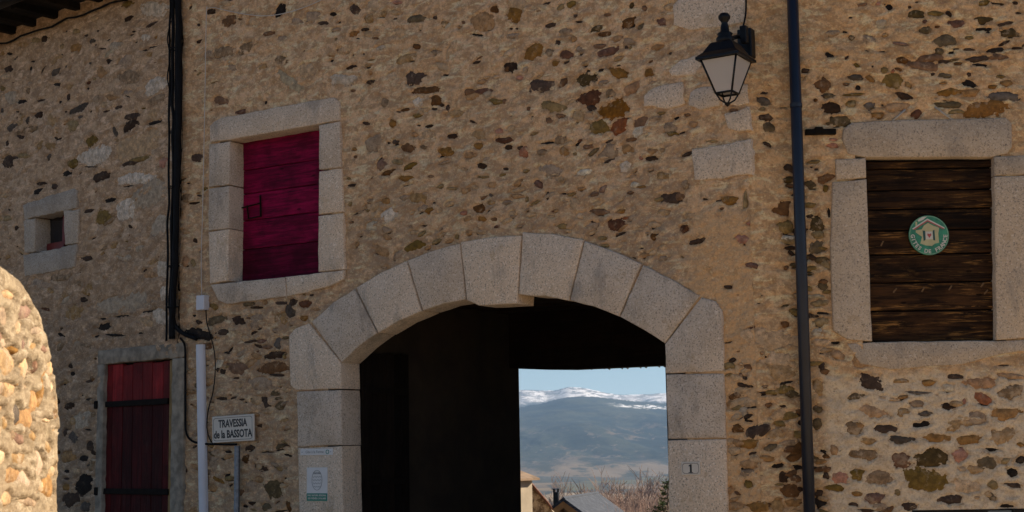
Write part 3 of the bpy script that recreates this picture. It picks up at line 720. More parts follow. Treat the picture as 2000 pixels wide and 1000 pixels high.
    if mb.v:
        o = mb.build('stone_chips', [SM[c] for c in SCODES], wall, smooth=True)  # also holds the painted shade slivers, where the wall has any
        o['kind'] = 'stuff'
    return wall

def blocked_in(holes, X, Z):
    cx = (X[:-1, :-1] + X[1:, 1:]) / 2; cz = (Z[:-1, :-1] + Z[1:, 1:]) / 2
    b = np.zeros(cx.shape, bool)
    for p in holes: b |= in_poly(cx, cz, p)
    return b

# ------------------------------------------------------------------ dressed stone blocks
def block(name, fr, pxpoly, mat, parent, front=-0.018, depth=0.30, gap=0.004, bev=0.007, jit=0.002, local=None, step=0.08, seed=None):
    pts = local if local else [fr.pix(x, y, front) for x, y in pxpoly]
    r = random.Random(seed if seed is not None else int(abs(pts[0][0] * 977 + pts[0][1] * 571) * 10))
    area = sum(pts[i][0] * pts[(i + 1) % len(pts)][1] - pts[(i + 1) % len(pts)][0] * pts[i][1] for i in range(len(pts)))
    if area < 0: pts = pts[::-1]
    out = []
    n = len(pts)
    for i in range(n):
        a = Vector(pts[i]); b = Vector(pts[(i + 1) % n]); L = (b - a).length
        k = max(1, int(L / step))
        for q in range(k):
            p = a.lerp(b, q / k)
            out.append(p + (Vector((r.gauss(0, jit), r.gauss(0, jit))) if True else Vector((0, 0))))
    def off(ps, d):
        res = []
        m = len(ps)
        for i in range(m):
            e1 = (ps[i] - ps[i - 1]); e2 = (ps[(i + 1) % m] - ps[i])
            if e1.length < 1e-6 or e2.length < 1e-6: res.append(ps[i].copy()); continue
            e1.normalize(); e2.normalize()
            n1 = Vector((-e1.y, e1.x)); n2 = Vector((-e2.y, e2.x))
            nn = n1 + n2
            if nn.length < 1e-4: nn = n1
            nn.normalize()
            res.append(ps[i] + nn * d / max(0.45, nn.dot(n1)))
        return res
    o0 = off(out, gap); o1 = off(out, gap + bev * 0.35); o2 = off(out, gap + bev)
    m = len(out)
    vs = [(p.x, depth, p.y) for p in o0] + [(p.x, front + bev, p.y) for p in o0] + [(p.x, front + bev * 0.35, p.y) for p in o1] + [(p.x, front, p.y) for p in o2]
    fs = []
    for L in range(3):
        for k in range(m):
            k2 = (k + 1) % m
            fs.append((L * m + k, L * m + k2, (L + 1) * m + k2, (L + 1) * m + k))
    fs.append(tuple(3 * m + k for k in range(m)))
    fs.append(tuple(reversed(range(m))))
    o = mesh_obj(name, vs, fs, mat, parent)
    smooth_by_angle(o, 50)
    return o

def text_mesh(body, size, mat, parent, M, name='lettering', bold=0.0, ext=0.0006, sx=1.0, spacing=1.0):
    cu = bpy.data.curves.new('txt', 'FONT')
    cu.body = body; cu.size = size; cu.align_x = 'CENTER'; cu.align_y = 'CENTER'; cu.offset = bold; cu.extrude = ext; cu.space_character = spacing
    cu.resolution_u = 3
    ob = bpy.data.objects.new('txt', cu); COL.objects.link(ob)
    dg = bpy.context.evaluated_depsgraph_get(); dg.update()
    me = bpy.data.meshes.new_from_object(ob.evaluated_get(dg))
    bpy.data.objects.remove(ob, do_unlink=True); bpy.data.curves.remove(cu)
    me.transform(Matrix.Diagonal((sx, 1, 1, 1)))
    me.transform(Matrix.Rotation(math.pi / 2, 4, 'X'))
    me.name = name; me.materials.clear(); me.materials.append(mat)
    return link(bpy.data.objects.new(name, me), parent, M)
TRN = Matrix.Translation

# ================================================================== GROUND, VALLEY, MOUNTAINS
def terrain_h(r, th):
    x = r * np.sin(th); y = r * np.cos(th)
    drop = np.clip(r - 19, 0, None)
    front = np.clip(np.cos(th) * 1.6 + 0.2, 0, 1)
    z = -90 * (1 - np.exp(-drop / 330.0)) * front
    z = z + np.clip((r - 200) / 800, 0, 1) * 6 * fbm(x / 420, y / 420, 3, 4)
    return z
def ground_mat():
    g = G('valley_ground')
    geo = g.n('ShaderNodeNewGeometry').outputs['Position']
    x, y, z = g.sep(geo)
    f = g.n('ShaderNodeTexVoronoi'); g.put(f.inputs['Vector'], g.scale(geo, 0.0045, 0.0022, 0.0)); f.inputs['Scale'].default_value = 1.0
    hs = g.sep(f.outputs['Color'])
    fields = g.mix(g.ramp(hs[0], 0.2, 0.5), (.20, .145, .085), (.10, .095, .05))
    fields = g.mix(g.ramp(hs[1], 0.55, 0.7), fields, (.26, .20, .13))
    fields = g.mix(g.ramp(hs[2], 0.7, 0.8), fields, (.06, .06, .045))
    e = g.n('ShaderNodeTexVoronoi', feature='DISTANCE_TO_EDGE'); g.put(e.inputs['Vector'], g.scale(geo, 0.0045, 0.0022, 0.0)); e.inputs['Scale'].default_value = 1.0
    fields = g.mix(g.ramp(e.outputs['Distance'], 0.05, 0.02), fields, (.045, .045, .035))
    fields = g.mix(g.ramp(g.noise(geo, 0.006, 6, 0.7), 0.52, 0.62), fields, (.075, .065, .05))
    vill = g.ramp(g.noise(geo, 0.03, 2, 0.5), 0.74, 0.76)
    fields = g.mix(g.math('MULTIPLY', vill, 0.8), fields, (.55, .5, .45))
    near = g.mix(g.ramp(g.noise(geo, 0.6, 6, 0.65), 0.35, 0.7), (.42, .325, .215), (.52, .41, .28))
    scrub = g.mix(g.ramp(g.noise(geo, 0.25, 6, 0.7), 0.4, 0.65), (.17, .10, .055), (.09, .075, .035))
    r = g.n('ShaderNodeVectorMath', operation='LENGTH'); g.put(r.inputs[0], geo)
    c = g.mix(g.ramp(r.outputs['Value'], 16, 24), near, scrub)
    c = g.mix(g.ramp(r.outputs['Value'], 700, 1500), c, fields)
    return g.done(c, 0.95, g.bump(g.noise(geo, 9, 5, 0.7), 0.3, 0.03), spec=0.1)
rr = np.concatenate([[0.3], np.geomspace(1.5, 15000, 150)])
tt = np.linspace(-math.pi, math.pi, 361)
Rg, Tg = np.meshgrid(rr, tt)
Zg = terrain_h(Rg, Tg)
g_o = grid_mesh('ground', Rg * np.sin(Tg), Rg * np.cos(Tg), Zg, np.ones((len(tt) - 1, len(rr) - 1), bool), ground_mat(), None)
tag(g_o, 'broad ground of the street falling away to a valley of fields', 'ground', kind='structure')

def crest_fn(pts, R):
    az, zz = [], []
    for px, py in pts:
        d = ray(px, py); t = R / math.hypot(d.x, d.y)
        az.append(math.atan2(d.x, d.y)); zz.append(EYE + d.z * t)
    return np.array(az), np.array(zz)
def mountain(name, label, pts, Rc, r0, r1, zbase, mat, seed, rough, ridge=0.0):
    az, zz = crest_fn(pts, Rc)
    th = np.concatenate([np.linspace(-0.75, -0.03, 90, endpoint=False), np.linspace(-0.03, 0.14, 330), np.linspace(0.141, 0.9, 90)])
    r = np.concatenate([np.linspace(r0, Rc, 170), np.linspace(Rc, r1, 30)[1:]])
    TH, RR = np.meshgrid(th, r)
    c1_ = np.interp(th, az, zz, left=zz[0], right=zz[-1])
    ker = np.hanning(25)[1:-1]; ker /= ker.sum()
    c1_ = np.convolve(np.pad(c1_, 11, mode='edge'), ker, mode='valid')
    cr = np.repeat(c1_[None, :], len(r), 0)
    out = np.clip((az[0] - TH) / 0.12, 0, 1) + np.clip((TH - az[-1]) / 0.12, 0, 1)
    cr = cr + out * 160 * fbm(TH * 9, TH * 0 + 2, seed + 4, 4)
    t = np.where(RR <= Rc, (RR - r0) / (Rc - r0), 1 - 0.8 * (RR - Rc) / (r1 - Rc))
    prof = t * t * (3 - 2 * t) * 0.45 + t * 0.55
    x = RR * np.sin(TH); y = RR * np.cos(TH)
    nz = fbm(x / 900 + 0.25 * fbm(x / 500, y / 500, seed + 2), y / 1500, seed, 6, 0.55)
    rdg = (0.5 - np.abs(fbm(x / 620 + y / 2600, y / 3200, seed + 7, 4))) 
    env = np.clip(t * (1.0 - t) * 4, 0, 1) * (RR <= Rc) + 0.06
    zc = zbase + (cr - zbase) * prof + env * (rough * nz + ridge * (rdg - 0.3))
    ang = (zc - EYE) / RR; lim = (cr - EYE) / Rc          # keep the skyline at the crest
    zc = np.where(RR < Rc, np.minimum(zc, EYE + RR * (lim - 0.0004)), zc)
    zc = zc + (RR == Rc) * 4 * fbm(TH * 900, TH * 0, seed + 3, 3)
    o = grid_mesh(name, x, y, zc, np.ones((len(r) - 1, len(th) - 1), bool), mat, None)
    return tag(o, label, 'mountain', kind='structure')

def forest_mat():
    g = G('forested_slope')
    p = g.n('ShaderNodeNewGeometry').outputs['Position']
    x, y, z = g.sep(p)
    w = g.scale(p, 1, 0.45, 1.5)
    n1 = g.noise(w, 0.0028, 8, 0.68, 0.5)
    c = g.mix(g.ramp(n1, 0.44, 0.56), (.012, .018, .016), (.042, .046, .030))
    mea = g.math('MULTIPLY', g.ramp(g.noise(w, 0.0042, 8, 0.72, 0.8), 0.55, 0.61), g.ramp(z, 190, 20, 0.05, 0.9))
    c = g.mix(mea, c, (.135, .10, .068))
    c = g.mix(g.math('MULTIPLY', g.ramp(g.noise(w, 0.011, 6, 0.72, 0.4), 0.57, 0.63), g.ramp(z, 170, 10, 0.1, 0.8)), c, (.17, .135, .10))
    c = g.mix(g.ramp(g.noise(w, 0.03, 5, 0.75), 0.48, 0.6, 0, 0.6), c, (.012, .016, .014))
    zz = g.math('ADD', g.math('ADD', z, g.math('MULTIPLY', x, 0.045)), g.math('MULTIPLY', g.math('SUBTRACT', g.noise(w, 0.009, 6, 0.72), 0.5), 75))
    band = g.math('MULTIPLY', g.ramp(zz, 226, 230), g.ramp(zz, 254, 248))
    sn = g.math('MULTIPLY', band, g.math('MULTIPLY', g.ramp(x, 440, 640), g.ramp(g.noise(g.scale(p, 1, .5, 3), 0.022, 6, 0.75), 0.49, 0.53)))
    c = g.mix(sn, c, (.85, .84, .85))
    ft = g.ramp(g.math('ADD', z, g.math('MULTIPLY', g.math('SUBTRACT', g.noise(w, 0.006, 6, 0.7), 0.5), 110)), -30, -75)
    c = g.mix(ft, c, g.mix(g.ramp(g.noise(g.scale(p, 1, .35, 1), 0.008, 5, 0.7), 0.46, 0.56), (.17, .13, .088), (.05, .05, .036)))
    return g.done(c, 0.95, spec=0.05)
def snow_mat():
    g = G('snowy_slope')
    p = g.n('ShaderNodeNewGeometry').outputs['Position']
    x, y, z = g.sep(p)
    n1 = g.noise(g.scale(p, 1, 0.5, 1.6), 0.0055, 8, 0.72, 0.6)
    zz = g.math('ADD', z, g.math('MULTIPLY', g.math('SUBTRACT', n1, 0.5), 240))
    c = g.mix(g.ramp(zz, 300, 340), (.05, .055, .055), (.80, .77, .76))
    rock = g.math('MULTIPLY', g.ramp(g.noise(g.scale(p, 1, 0.4, 2.5), 0.010, 8, 0.75, .5), 0.47, 0.53), g.ramp(z, 330, 440, 0.6, 1.0))
    left = g.ramp(x, 520, 250, 0.0, 0.8)
    rock = g.math('MAXIMUM', rock, g.math('MULTIPLY', left, g.ramp(g.noise(g.scale(p, 1, .4, 2), .0045, 7, .7), .46, .54)))
    c = g.mix(rock, c, (.10, .095, .09))
    return g.done(c, 0.8, spec=0.1)
mountain('snowy_mountain', 'far snow covered mountain ridge under the blue sky',
         [(1000, 763), (1013, 762), (1038, 761), (1071, 763.5), (1092, 761), (1111, 755.5), (1134, 757), (1155, 761), (1185, 768.5), (1210, 771), (1252, 771), (1281, 769), (1300, 768)], 11500, 8800, 13800, 120, snow_mat(), 41, 45, 60)
mountain('forested_mountain', 'dark wooded hill in blue haze with a snow patch near its crest',
         [(1000, 799), (1016, 796), (1052, 790), (1084, 781), (1109, 775.5), (1134, 773), (1178, 776), (1210, 780), (1237, 783), (1300, 787)], 8200, 4300, 9600, -97, forest_mat(), 57, 55, 70)

# ================================================================== HOUSES
def P(fr, pts, y=0.0): return [fr.pix(a, b, y) for a, b in pts]
def ext(poly, d):
    cx = sum(p[0] for p in poly) / len(poly); cz = sum(p[1] for p in poly) / len(poly)
    return [(cx + (x - cx) * (1 + d), cz + (z - cz) * (1 + d)) for x, z in poly]

house_a = thing('stone_house', 'greyish rubble stone house with the plank door and tiny square window, at left', 'house', FA.M)
house_b = thing('stone_house', 'tan rubble stone house pierced by the granite arch, in the middle', 'house', FB.M)
house_c = thing('stone_house', 'orange tan rubble stone house with the brown plank shutter, right of the drainpipe', 'house', FC.M)

# stones per wall
sts = {'A': [], 'B': [], 'C': []}
for s in TR:
    px, py = s[0], s[1]
    key = 'A' if px < 343 else ('B' if px < 1470 + 0.028 * (py - 350) else 'C')
    sts[key].append(local_stone(FRAMES[key], s))

# ---------------- middle house: arch
VOUS = [[(607, 629), (648, 592), (692, 563), (714, 606), (736, 651), (700, 678), (667, 708), (636, 668)],
        [(694, 562), (742, 533), (794, 509), (823, 608), (780, 627), (738, 651)],
        [(795, 508), (845, 489), (898, 475), (909, 585), (866, 594), (825, 607)],
        [(899, 472), (957, 463), (1018, 460), (1010, 594), (935, 597), (911, 587)],
        [(1020, 453), (1080, 457), (1140, 467), (1111, 588), (1062, 579), (1012, 576)],
        [(1141, 470), (1198, 490), (1253, 515), (1209, 618), (1160, 600), (1112, 588)],
        [(1255, 517), (1312, 545), (1367, 578), (1298, 671), (1257, 644), (1210, 619)]]
JL = [[(563, 655), (575, 641), (603, 631), (634, 669), (666, 709), (667, 760), (577, 763), (566, 752)],
      [(578, 764), (667, 761), (668, 870), (581, 873)],
      [(581, 874), (668, 871), (671, 1010), (584, 1012)]]
JR = [[(1369, 580), (1396, 588), (1411, 606), (1414, 726), (1299, 730), (1298, 672)],
      [(1300, 731), (1414, 728), (1418, 856), (1303, 858)],
      [(1303, 859), (1418, 857), (1422, 1005), (1305, 1006)]]
for i, p in enumerate(VOUS):
    block('voussoir', FB, p, M_gran, house_b, front=-0.022, depth=0.24, bev=0.009, gap=0.003)
def down_to(name, fr, poly_top, mat, parent, z0=0.0, **k):
    """a block whose lower edge is off frame: the same polygon carried down to z0"""
    loc = P(fr, poly_top, -0.022)
    return loc
for grp in (JL, JR):
    for i, p in enumerate(grp):
        block('jamb_stone', FB, p, M_gran, house_b, front=-0.022, depth=0.24, bev=0.010, gap=0.003)
    lx = P(FB, grp[2], -0.022)
    xa, xb = min(q[0] for q in lx) , max(q[0] for q in lx)
    zt = min(q[1] for q in lx)
    block('jamb_stone', FB, None, M_gran, house_b, front=-0.022, depth=0.24, bev=0.010, gap=0.003, local=[(xa, 0.55), (xb, 0.55), (xb, zt), (xa, zt)])
    block('jamb_stone', FB, None, M_gran, house_b, front=-0.022, depth=0.24, bev=0.010, gap=0.003, local=[(xa, -0.1), (xb, -0.1), (xb, 0.55), (xa, 0.55)])

arch_hole_px = [(640, 640), (690, 600), (760, 562), (850, 528), (950, 510), (1050, 508), (1130, 520), (1220, 556), (1300, 610), (1350, 640)]
arch_hole = P(FB, arch_hole_px)
_lx = FB.pix(640, 900)[0]; _rx = FB.pix(1345, 900)[0]
arch_hole = [(_lx, -0.5)] + [(_lx, FB.pix(640, 640)[1])] + arch_hole[1:-1] + [(_rx, FB.pix(1345, 640)[1]), (_rx, -0.5)]
arch_avoid = P(FB, [(566, 1000), (566, 640), (607, 625), (690, 558), (795, 503), (900, 468), (1020, 450), (1142, 465), (1256, 512), (1370, 575), (1416, 610), (1424, 1000)])
arch_avoid = [(arch_avoid[0][0], -0.5)] + arch_avoid + [(arch_avoid[-1][0], -0.5)]

# ---------------- middle house: red shuttered window
W1 = {'window_lintel': [[(409, 246), (416, 238), (430, 230), (540, 209), (650, 189), (663, 197), (664, 235), (621, 243), (535, 258), (450, 273), (409, 279)]],
      'window_jamb_stone': [[(408, 281), (449, 275), (448, 361), (407, 366)], [(407, 368), (448, 362), (447, 446), (406, 451)], [(406, 453), (447, 447), (446, 549), (409, 554)],
                            [(622, 244), (664, 236), (666, 327), (622, 332)], [(622, 334), (667, 328), (671, 414), (621, 419)], [(621, 421), (670, 415), (673, 526), (621, 531)]],
      'window_sill': [[(410, 556), (556, 540), (560, 579), (500, 588), (442, 594), (424, 586)], [(557, 540), (672, 527), (670, 546), (648, 558), (600, 571), (561, 579)]]}
for nm, lst in W1.items():
    for p in lst:
        block(nm, FB, p, M_gran, house_b, front=-0.026, depth=0.23, bev=0.009, gap=0.0025)
w1_hole = P(FB, [(430, 252), (642, 214), (646, 545), (430, 570)])
w1_avoid = P(FB, [(404, 236), (666, 186), (675, 550), (560, 584), (440, 598), (404, 560)])

# quoins at the corner and a few flush granite blocks
QUOIN = [[(1312, 8), (1380, -30), (1452, -40), (1454, 45), (1420, 52), (1345, 60), (1316, 48)],
         [(1303, 138), (1330, 116), (1368, 106), (1366, 144), (1310, 150)],
         [(1256, 184), (1280, 170), (1330, 160), (1336, 205), (1300, 212), (1258, 208)],
         [(1346, 180), (1372, 168), (1402, 166), (1404, 206), (1380, 212), (1344, 207)],
         [(1416, 224), (1440, 216), (1461, 208), (1463, 255), (1440, 258), (1419, 250)],
         [(1350, 293), (1400, 284), (1467, 272), (1470, 340), (1410, 348), (1356, 352)],
         [(1408, 172), (1458, 165), (1460, 200), (1412, 206)]]
for i, p in enumerate(QUOIN):
    block('quoin_stone', FB, p, M_gran, house_b, front=-0.012 if i in (1, 6) else -0.020, depth=0.2, bev=0.010, gap=0.0, jit=0.006, step=0.05)

_xl = FA.pix(-60, 500)[0]
make_wall('B', house_b, M_morB, _jx, 0.0, 0.0, 6.3, 0.010, [arch_hole, w1_hole], sts['B'], 130, 21, [arch_avoid, w1_avoid] + [P(FB, q) for q in QUOIN], faint=60, zones=[(_jx + .05, FB.pix(560, 700)[0], 0.9, 2.75, 70, 'tmbydvmto', .018, .045), (-.42, -.05, 0.8, 2.3, 26, 'tbydo', .016, .04), (FB.pix(690, 300)[0], -.7, 2.95, 3.75, 70, 'tmtotmy', .016, .04)])

# shutter planks
def planks_h(name, fr, parent, mat, x0, x1, zs, y, thick, seed, gap=0.003, tilt=0.0):
    r = random.Random(seed)
    outs = []
    for i in range(len(zs) - 1):
        a, b = zs[i + 1] + gap, zs[i] - gap
        dy = r.uniform(-.004, .004)
        mb = MB(); n = 14
        vs = []
        for k in range(n + 1):
            x = x0 + (x1 - x0) * k / n
            w1 = r.uniform(-.0016, .0016); w2 = r.uniform(-.0016, .0016)
            for yy, zz in ((y + dy + thick, a), (y + dy + .004, a + w1), (y + dy, a + .005 + w1), (y + dy, b - .005 + w2), (y + dy + .004, b + w2), (y + dy + thick, b)):
                vs.append((x, yy, zz))
        fs = []
        for k in range(n):
            for q in range(6):
                q2 = (q + 1) % 6
                fs.append((k * 6 + q, (k + 1) * 6 + q, (k + 1) * 6 + q2, k * 6 + q2))
        fs.append(tuple(range(6))); fs.append(tuple(n * 6 + q for q in reversed(range(6))))
        mb.add(vs, fs)
        outs.append(mb.build(name, mat, parent))
    return outs
YS = 0.165
sx0 = FB.pix(464, 400, YS)[0] - 0.05; sx1 = FB.pix(622, 400, YS)[0] + 0.06
zsh = [FB.pix(545, y, YS)[1] for y in (262, 323, 370, 423, 480, 540)]
zsh[0] += 0.02; zsh[-1] -= 0.03
sh1 = MB(); sh1.box(sx0 - .02, sx1 + .02, YS + .045, YS + .07, zsh[-1] - .05, zsh[0] + .05)
sh1 = sh1.build('shutter', M_oldwood, house_b)
sh1['label'] = 'closed shutter of five dark magenta red planks'
planks_h('plank', FB, sh1, M_redshut, sx0, sx1, zsh, YS, 0.035, 3)
lt = MB()
lp = [FB.pix(487, 428, YS), FB.pix(487, 402, YS), FB.pix(511, 386, YS), FB.pix(511, 422, YS)]
lt.tube([(lp[0][0], YS - .012, lp[0][1]), (lp[1][0], YS - .03, lp[1][1])], 0.007, 6)
lt.tube([(lp[3][0], YS - .012, lp[3][1]), (lp[2][0], YS - .02, lp[2][1] + .02)], 0.009, 6)
lt.tube([(lp[1][0] - .10, YS - .014, lp[1][1] - .015), (lp[2][0], YS - .022, lp[1][1] + .005)], 0.008, 6)
lt.tube([(lp[0][0], YS - .02, lp[0][1]), (lp[3][0] + .01, YS - .02, lp[0][1] + .01)], 0.008, 6)
lt.build('latch', M_rustiron, sh1, smooth=True)

# ---------------- passage behind the arch
JX = FB.pix(667, 860, -0.022)[0]             # inner edge of left jamb
PXL = JX - 0.03                              # passage left wall
YE = FB.pixx(1014.5, 800, PXL)[0]            # depth of the exit
JRX = FB.pix(1301, 800, -0.022)[0]
PXR = JRX + 0.12
ZC = 3.02
pm = MB(); pm.box(PXL - 0.45, PXL, 0.20, YE, -0.5, ZC + .2); w_l = pm.build('passage_wall', M_darkplaster, house_b)
pm = MB(); pm.box(PXR, PXR + 0.3, 0.20, YE, -0.5, ZC + .2); pm.build('passage_wall', M_darkplaster, house_b)
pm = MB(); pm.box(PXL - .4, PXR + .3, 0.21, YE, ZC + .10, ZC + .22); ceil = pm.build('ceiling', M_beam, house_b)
for k in range(7):
    yb = 0.45 + k * (YE - 0.8) / 6
    bmx = MB(); bmx.box(PXL + .003, PXR - .003, yb - .07, yb + .07, ZC - .06, ZC + .098, bev=.012)
    bmx.build('beam', M_beam, ceil)
# exit lintel: sagging beam with canal-tile eave hanging beyond it
zl = [FB.pix(px, py, YE - .1) for px, py in ((1005, 722), (1060, 724), (1120, 724.5), (1200, 721), (1300, 716.5))]
zl += [(PXR - .004, zl[-1][1] + .03)]
vs, fs = [], []
for x, z in zl:
    for y, dz in ((YE - .20, 0), (YE - .005, 0), (YE - .005, .9), (YE - .20, .9)): vs.append((max(x, PXL + .003), y, z + dz + (.012 if y > YE - .1 else 0.012)))
for k in range(len(zl) - 1):
    for q in range(4):
        fs.append((k * 4 + q, k * 4 + (q + 1) % 4, (k + 1) * 4 + (q + 1) % 4, (k + 1) * 4 + q))
fs += [(0, 1, 2, 3), tuple((len(zl) - 1) * 4 + q for q in (3, 2, 1, 0))]
mesh_obj('exit_lintel', vs, fs, M_beam, house_b)
nt = 15
for k in range(nt):
    xx = PXL + .1 + (PXR - PXL - .2) * k / (nt - 1)
    zt = np.interp(xx, [q[0] for q in zl], [q[1] for q in zl])
    tm = MB(); vs, fs = [], []
    for yy, zz in ((YE - .19, 0.10), (YE + .35, -0.075)):
        for q in range(7):
            a = math.pi * q / 6
            for rr_ in (0.085, 0.070): vs.append((xx + rr_ * math.cos(a), yy + .4, zt + .12 + zz + rr_ * math.sin(a) * 0.8))
    for q in range(6):
        fs += [(q * 2, q * 2 + 2, 14 + q * 2 + 2, 14 + q * 2), (q * 2 + 1, 14 + q * 2 + 1, 14 + q * 2 + 3, q * 2 + 3), (14 + q * 2, 14 + q * 2 + 2, 14 + q * 2 + 3, 14 + q * 2 + 1), (q * 2, q * 2 + 1, q * 2 + 3, q * 2 + 2)]
    tm.add(vs, fs); tm.build('roof_tile', M_tile, house_b)
# open gate leaf folded back against the left passage wall
gy0 = 0.26; gy1 = FB.pixx(800, 850, PXL + .05)[0]
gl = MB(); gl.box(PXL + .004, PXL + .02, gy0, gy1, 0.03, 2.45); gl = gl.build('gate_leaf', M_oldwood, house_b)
npk = 6
for k in range(npk):
    a = gy0 + (gy1 - gy0) * k / npk; b = gy0 + (gy1 - gy0) * (k + 1) / npk
    m = MB(); m.box(PXL + .021, PXL + .048, a + .003, b - .003, 0.03, 2.45 + 0.03 * rng.random(), bev=.004); m.build('plank', M_oldwood, gl)
for z in (0.5, 1.3, 2.1):
    m = MB(); m.box(PXL + .049, PXL + .062, gy0 + .02, gy1 - .04, z, z + .05, bev=.004); m.build('strap_hinge', M_rustiron, gl)
# body of the house behind the front wall, plus an unseen wing added to block sun
m = MB()
m.box(_jx + .03, -0.03, 0.235, YE, ZC + .221, 7.4)
m.box(_jx + .03, PXL - .451, 0.235, YE, -0.5, ZC + .22)
m.box(PXR + .301, -0.03, 0.235, YE + 7, -0.5, ZC + .22)  # runs on past the exit as the added wing, keeping sun off the passage
m.box(PXR + .301, -0.03, YE + .01, YE + 7, ZC + .221, 7.4)
m.build('rear_walls', M_darkplaster, house_b)  # holds the house body together with the added unseen wing
m = MB(); m.box(_jx - .1, 0.1, -0.35, YE + .3, 7.401, 7.6); m.build('roof', M_tile, house_b)

# ---------------- right house
W2 = {'window_lintel': [[(1645, 272), (1648, 250), (1664, 240), (1690, 236), (1820, 233), (1966, 230), (1977, 240), (1978, 286), (1968, 300), (1937, 306), (1815, 307), (1692, 307), (1656, 300)]],
      'window_jamb_stone': [[(1632, 311), (1691, 308), (1693, 347), (1634, 352)], [(1626, 356), (1693, 349), (1698, 500), (1704, 666), (1655, 664), (1628, 645), (1622, 500)],
                            [(1941, 305), (2060, 302), (2062, 338), (1941, 343)], [(1942, 345), (2062, 340), (2066, 655), (1946, 664)]],
      'window_sill': [[(1655, 671), (1704, 668), (1945, 665), (2060, 660), (2050, 682), (1960, 690), (1880, 712), (1810, 716), (1740, 722), (1680, 711)]]}
for nm, lst in W2.items():
    for p in lst:
        block(nm, FC, p, M_granC, house_c, front=-0.010 if nm == 'window_sill' else -0.020, depth=0.22, bev=0.009, gap=0.001, jit=0.002, step=0.09)
w2_hole = P(FC, [(1670, 285), (1955, 280), (1965, 680), (1685, 685)])
w2_avoid = P(FC, [(1620, 300), (1645, 235), (1980, 228), (2070, 300), (2070, 690), (1880, 716), (1740, 726), (1650, 690), (1620, 640)])
# the ground-floor opening whose top just enters the frame
gx0, gz1 = FC.pix(1783, 998.5); gx1 = gx0 + 1.25; gz1 = FC.pix(1880, 996)[1]
g_hole = [(gx0, 0.0), (gx1, 0.0), (gx1, gz1), (gx0, gz1)]
make_wall('C', house_c, M_morC, 0.0, 5.2, 0.0, 5.4, 0.011, [w2_hole, g_hole], sts['C'], 60, 63, [w2_avoid, [(gx0 - .02, 0), (gx1 + .02, 0), (gx1 + .02, gz1 + .02), (gx0 - .02, gz1 + .02)]], chipcodes='kddbdovyht', faint=15, zones=[(3.75, 5.15, .8, 5.3, 190, 'kdbovytmo', .014, .05), (.62, 3.8, .75, 1.95, 30, 'tottmbl', .018, .042), (.02, .5, .8, 2.2, 45, 'tbydomv', .016, .042), (.25, .62, 2.2, 3.6, 22, 'ydvbt', .016, .04)])
YS2 = 0.05
x0 = FC.pix(1694, 490, YS2)[0] - .03; x1 = FC.pix(1941, 490, YS2)[0] + .03
zs2 = [FC.pix(1818, y, YS2)[1] for y in (313, 329, 371, 408, 449, 496, 551, 606, 668)]
sh2 = MB(); sh2.box(x0, x1, YS2 + .045, YS2 + .07, zs2[-1] - .04, zs2[0] + .05)
sh2 = sh2.build('shutter', M_oldwood, house_c); sh2['label'] = 'closed shutter of weathered dark brown planks'
pl = planks_h('plank', FC, sh2, M_brownshut, x0, x1, zs2, YS2, 0.035, 5, gap=0.0055)
for px, py in ((1803, 565), (1748, 567), (1856, 562), (1919, 556), (1926, 570), (1723, 475)):
    x, z = FC.pix(px, py, YS2)
    m = MB(); m.box(-.005, .006, -.003, .006, -.022, .020, bev=.002)
    m.build('wood_splinter', M_splinter, sh2, M=TRN((x, YS2, z)) @ Matrix.Rotation(rng.uniform(.3, .8), 4, 'Y'))
# cellar window top
m = MB(); m.box(gx0 + .01, gx1, .10, .13, 0.02, gz1 - .002); cw = m.build('cellar_window', M_iron, house_c)
m = MB()
fx = FC.pix(1936, 998)[0]; fx2 = FC.pix(1984, 998)[0]
m.box(fx, fx2, .085, .096, .3, gz1 - .012); m.build('pane', plain('painted_sky_glass', (.10, .15, .22), .1, .1), cw)  # sky reflection painted in as the pane's blue base colour
for a, b in ((gx0 + .01, fx - .002), (fx2 + .002, gx1)):
    m = MB(); m.box(a, b, .07, .099, .03, gz1 - .006); m.build('window_frame', M_iron, cw)
m = MB(); m.box(0.03, 5.15, 0.235, 6.5, -0.5, 6.6); m.build('rear_walls', M_darkplaster, house_c)
m = MB(); m.box(-0.1, 5.5, -0.35, 6.8, 6.601, 6.8); m.build('roof', M_tile, house_c)

# ---------------- left house
WA = {'window_lintel': [[(44, 400), (95, 382), (142, 368), (151, 371), (149, 407), (98, 418), (47, 429)]],
      'window_jamb_stone': [[(45, 430), (68, 426), (68, 491), (47, 496)], [(123, 412), (153, 408), (151, 475), (126, 479)]],
      'window_sill': [[(44, 498), (98, 487), (150, 476), (145, 522), (98, 532), (47, 540)]]}
for nm, lst in WA.items():
    for p in lst: block(nm, FA, p, M_granA, house_a, front=-0.015, depth=0.22, bev=0.010, gap=0.002, jit=0.005, step=0.05)
wa_hole = P(FA, [(57, 408), (136, 392), (138, 495), (57, 512)]); wa_avoid = P(FA, [(42, 396), (150, 364), (156, 525), (44, 544)])
x0 = FA.pix(60, 450, .16)[0]; x1 = FA.pix(130, 450, .16)[0]; z0 = FA.pix(100, 492, .16)[1]; z1 = FA.pix(100, 405, .16)[1]
m = MB()
zb = FA.pix(110, 480, .14)[1]
for a, b, c, d in ((x0, x1, zb - .06, zb + .035), (x0, x1, z1 - .02, z1 + .06), (x0, FA.pix(93, 450, .16)[0], zb, z1), (x1 - .03, x1 + .02, zb, z1)): m.box(a, b, .13, .17, c, d)
wf = m.build('window_frame', plain('red_window_frame', (.16, .02, .015), .6), house_a)
m = MB(); m.box(x0, x1, .171, .178, z0 - .05, z1 + .05); m.build('pane', M_darkglass, wf)
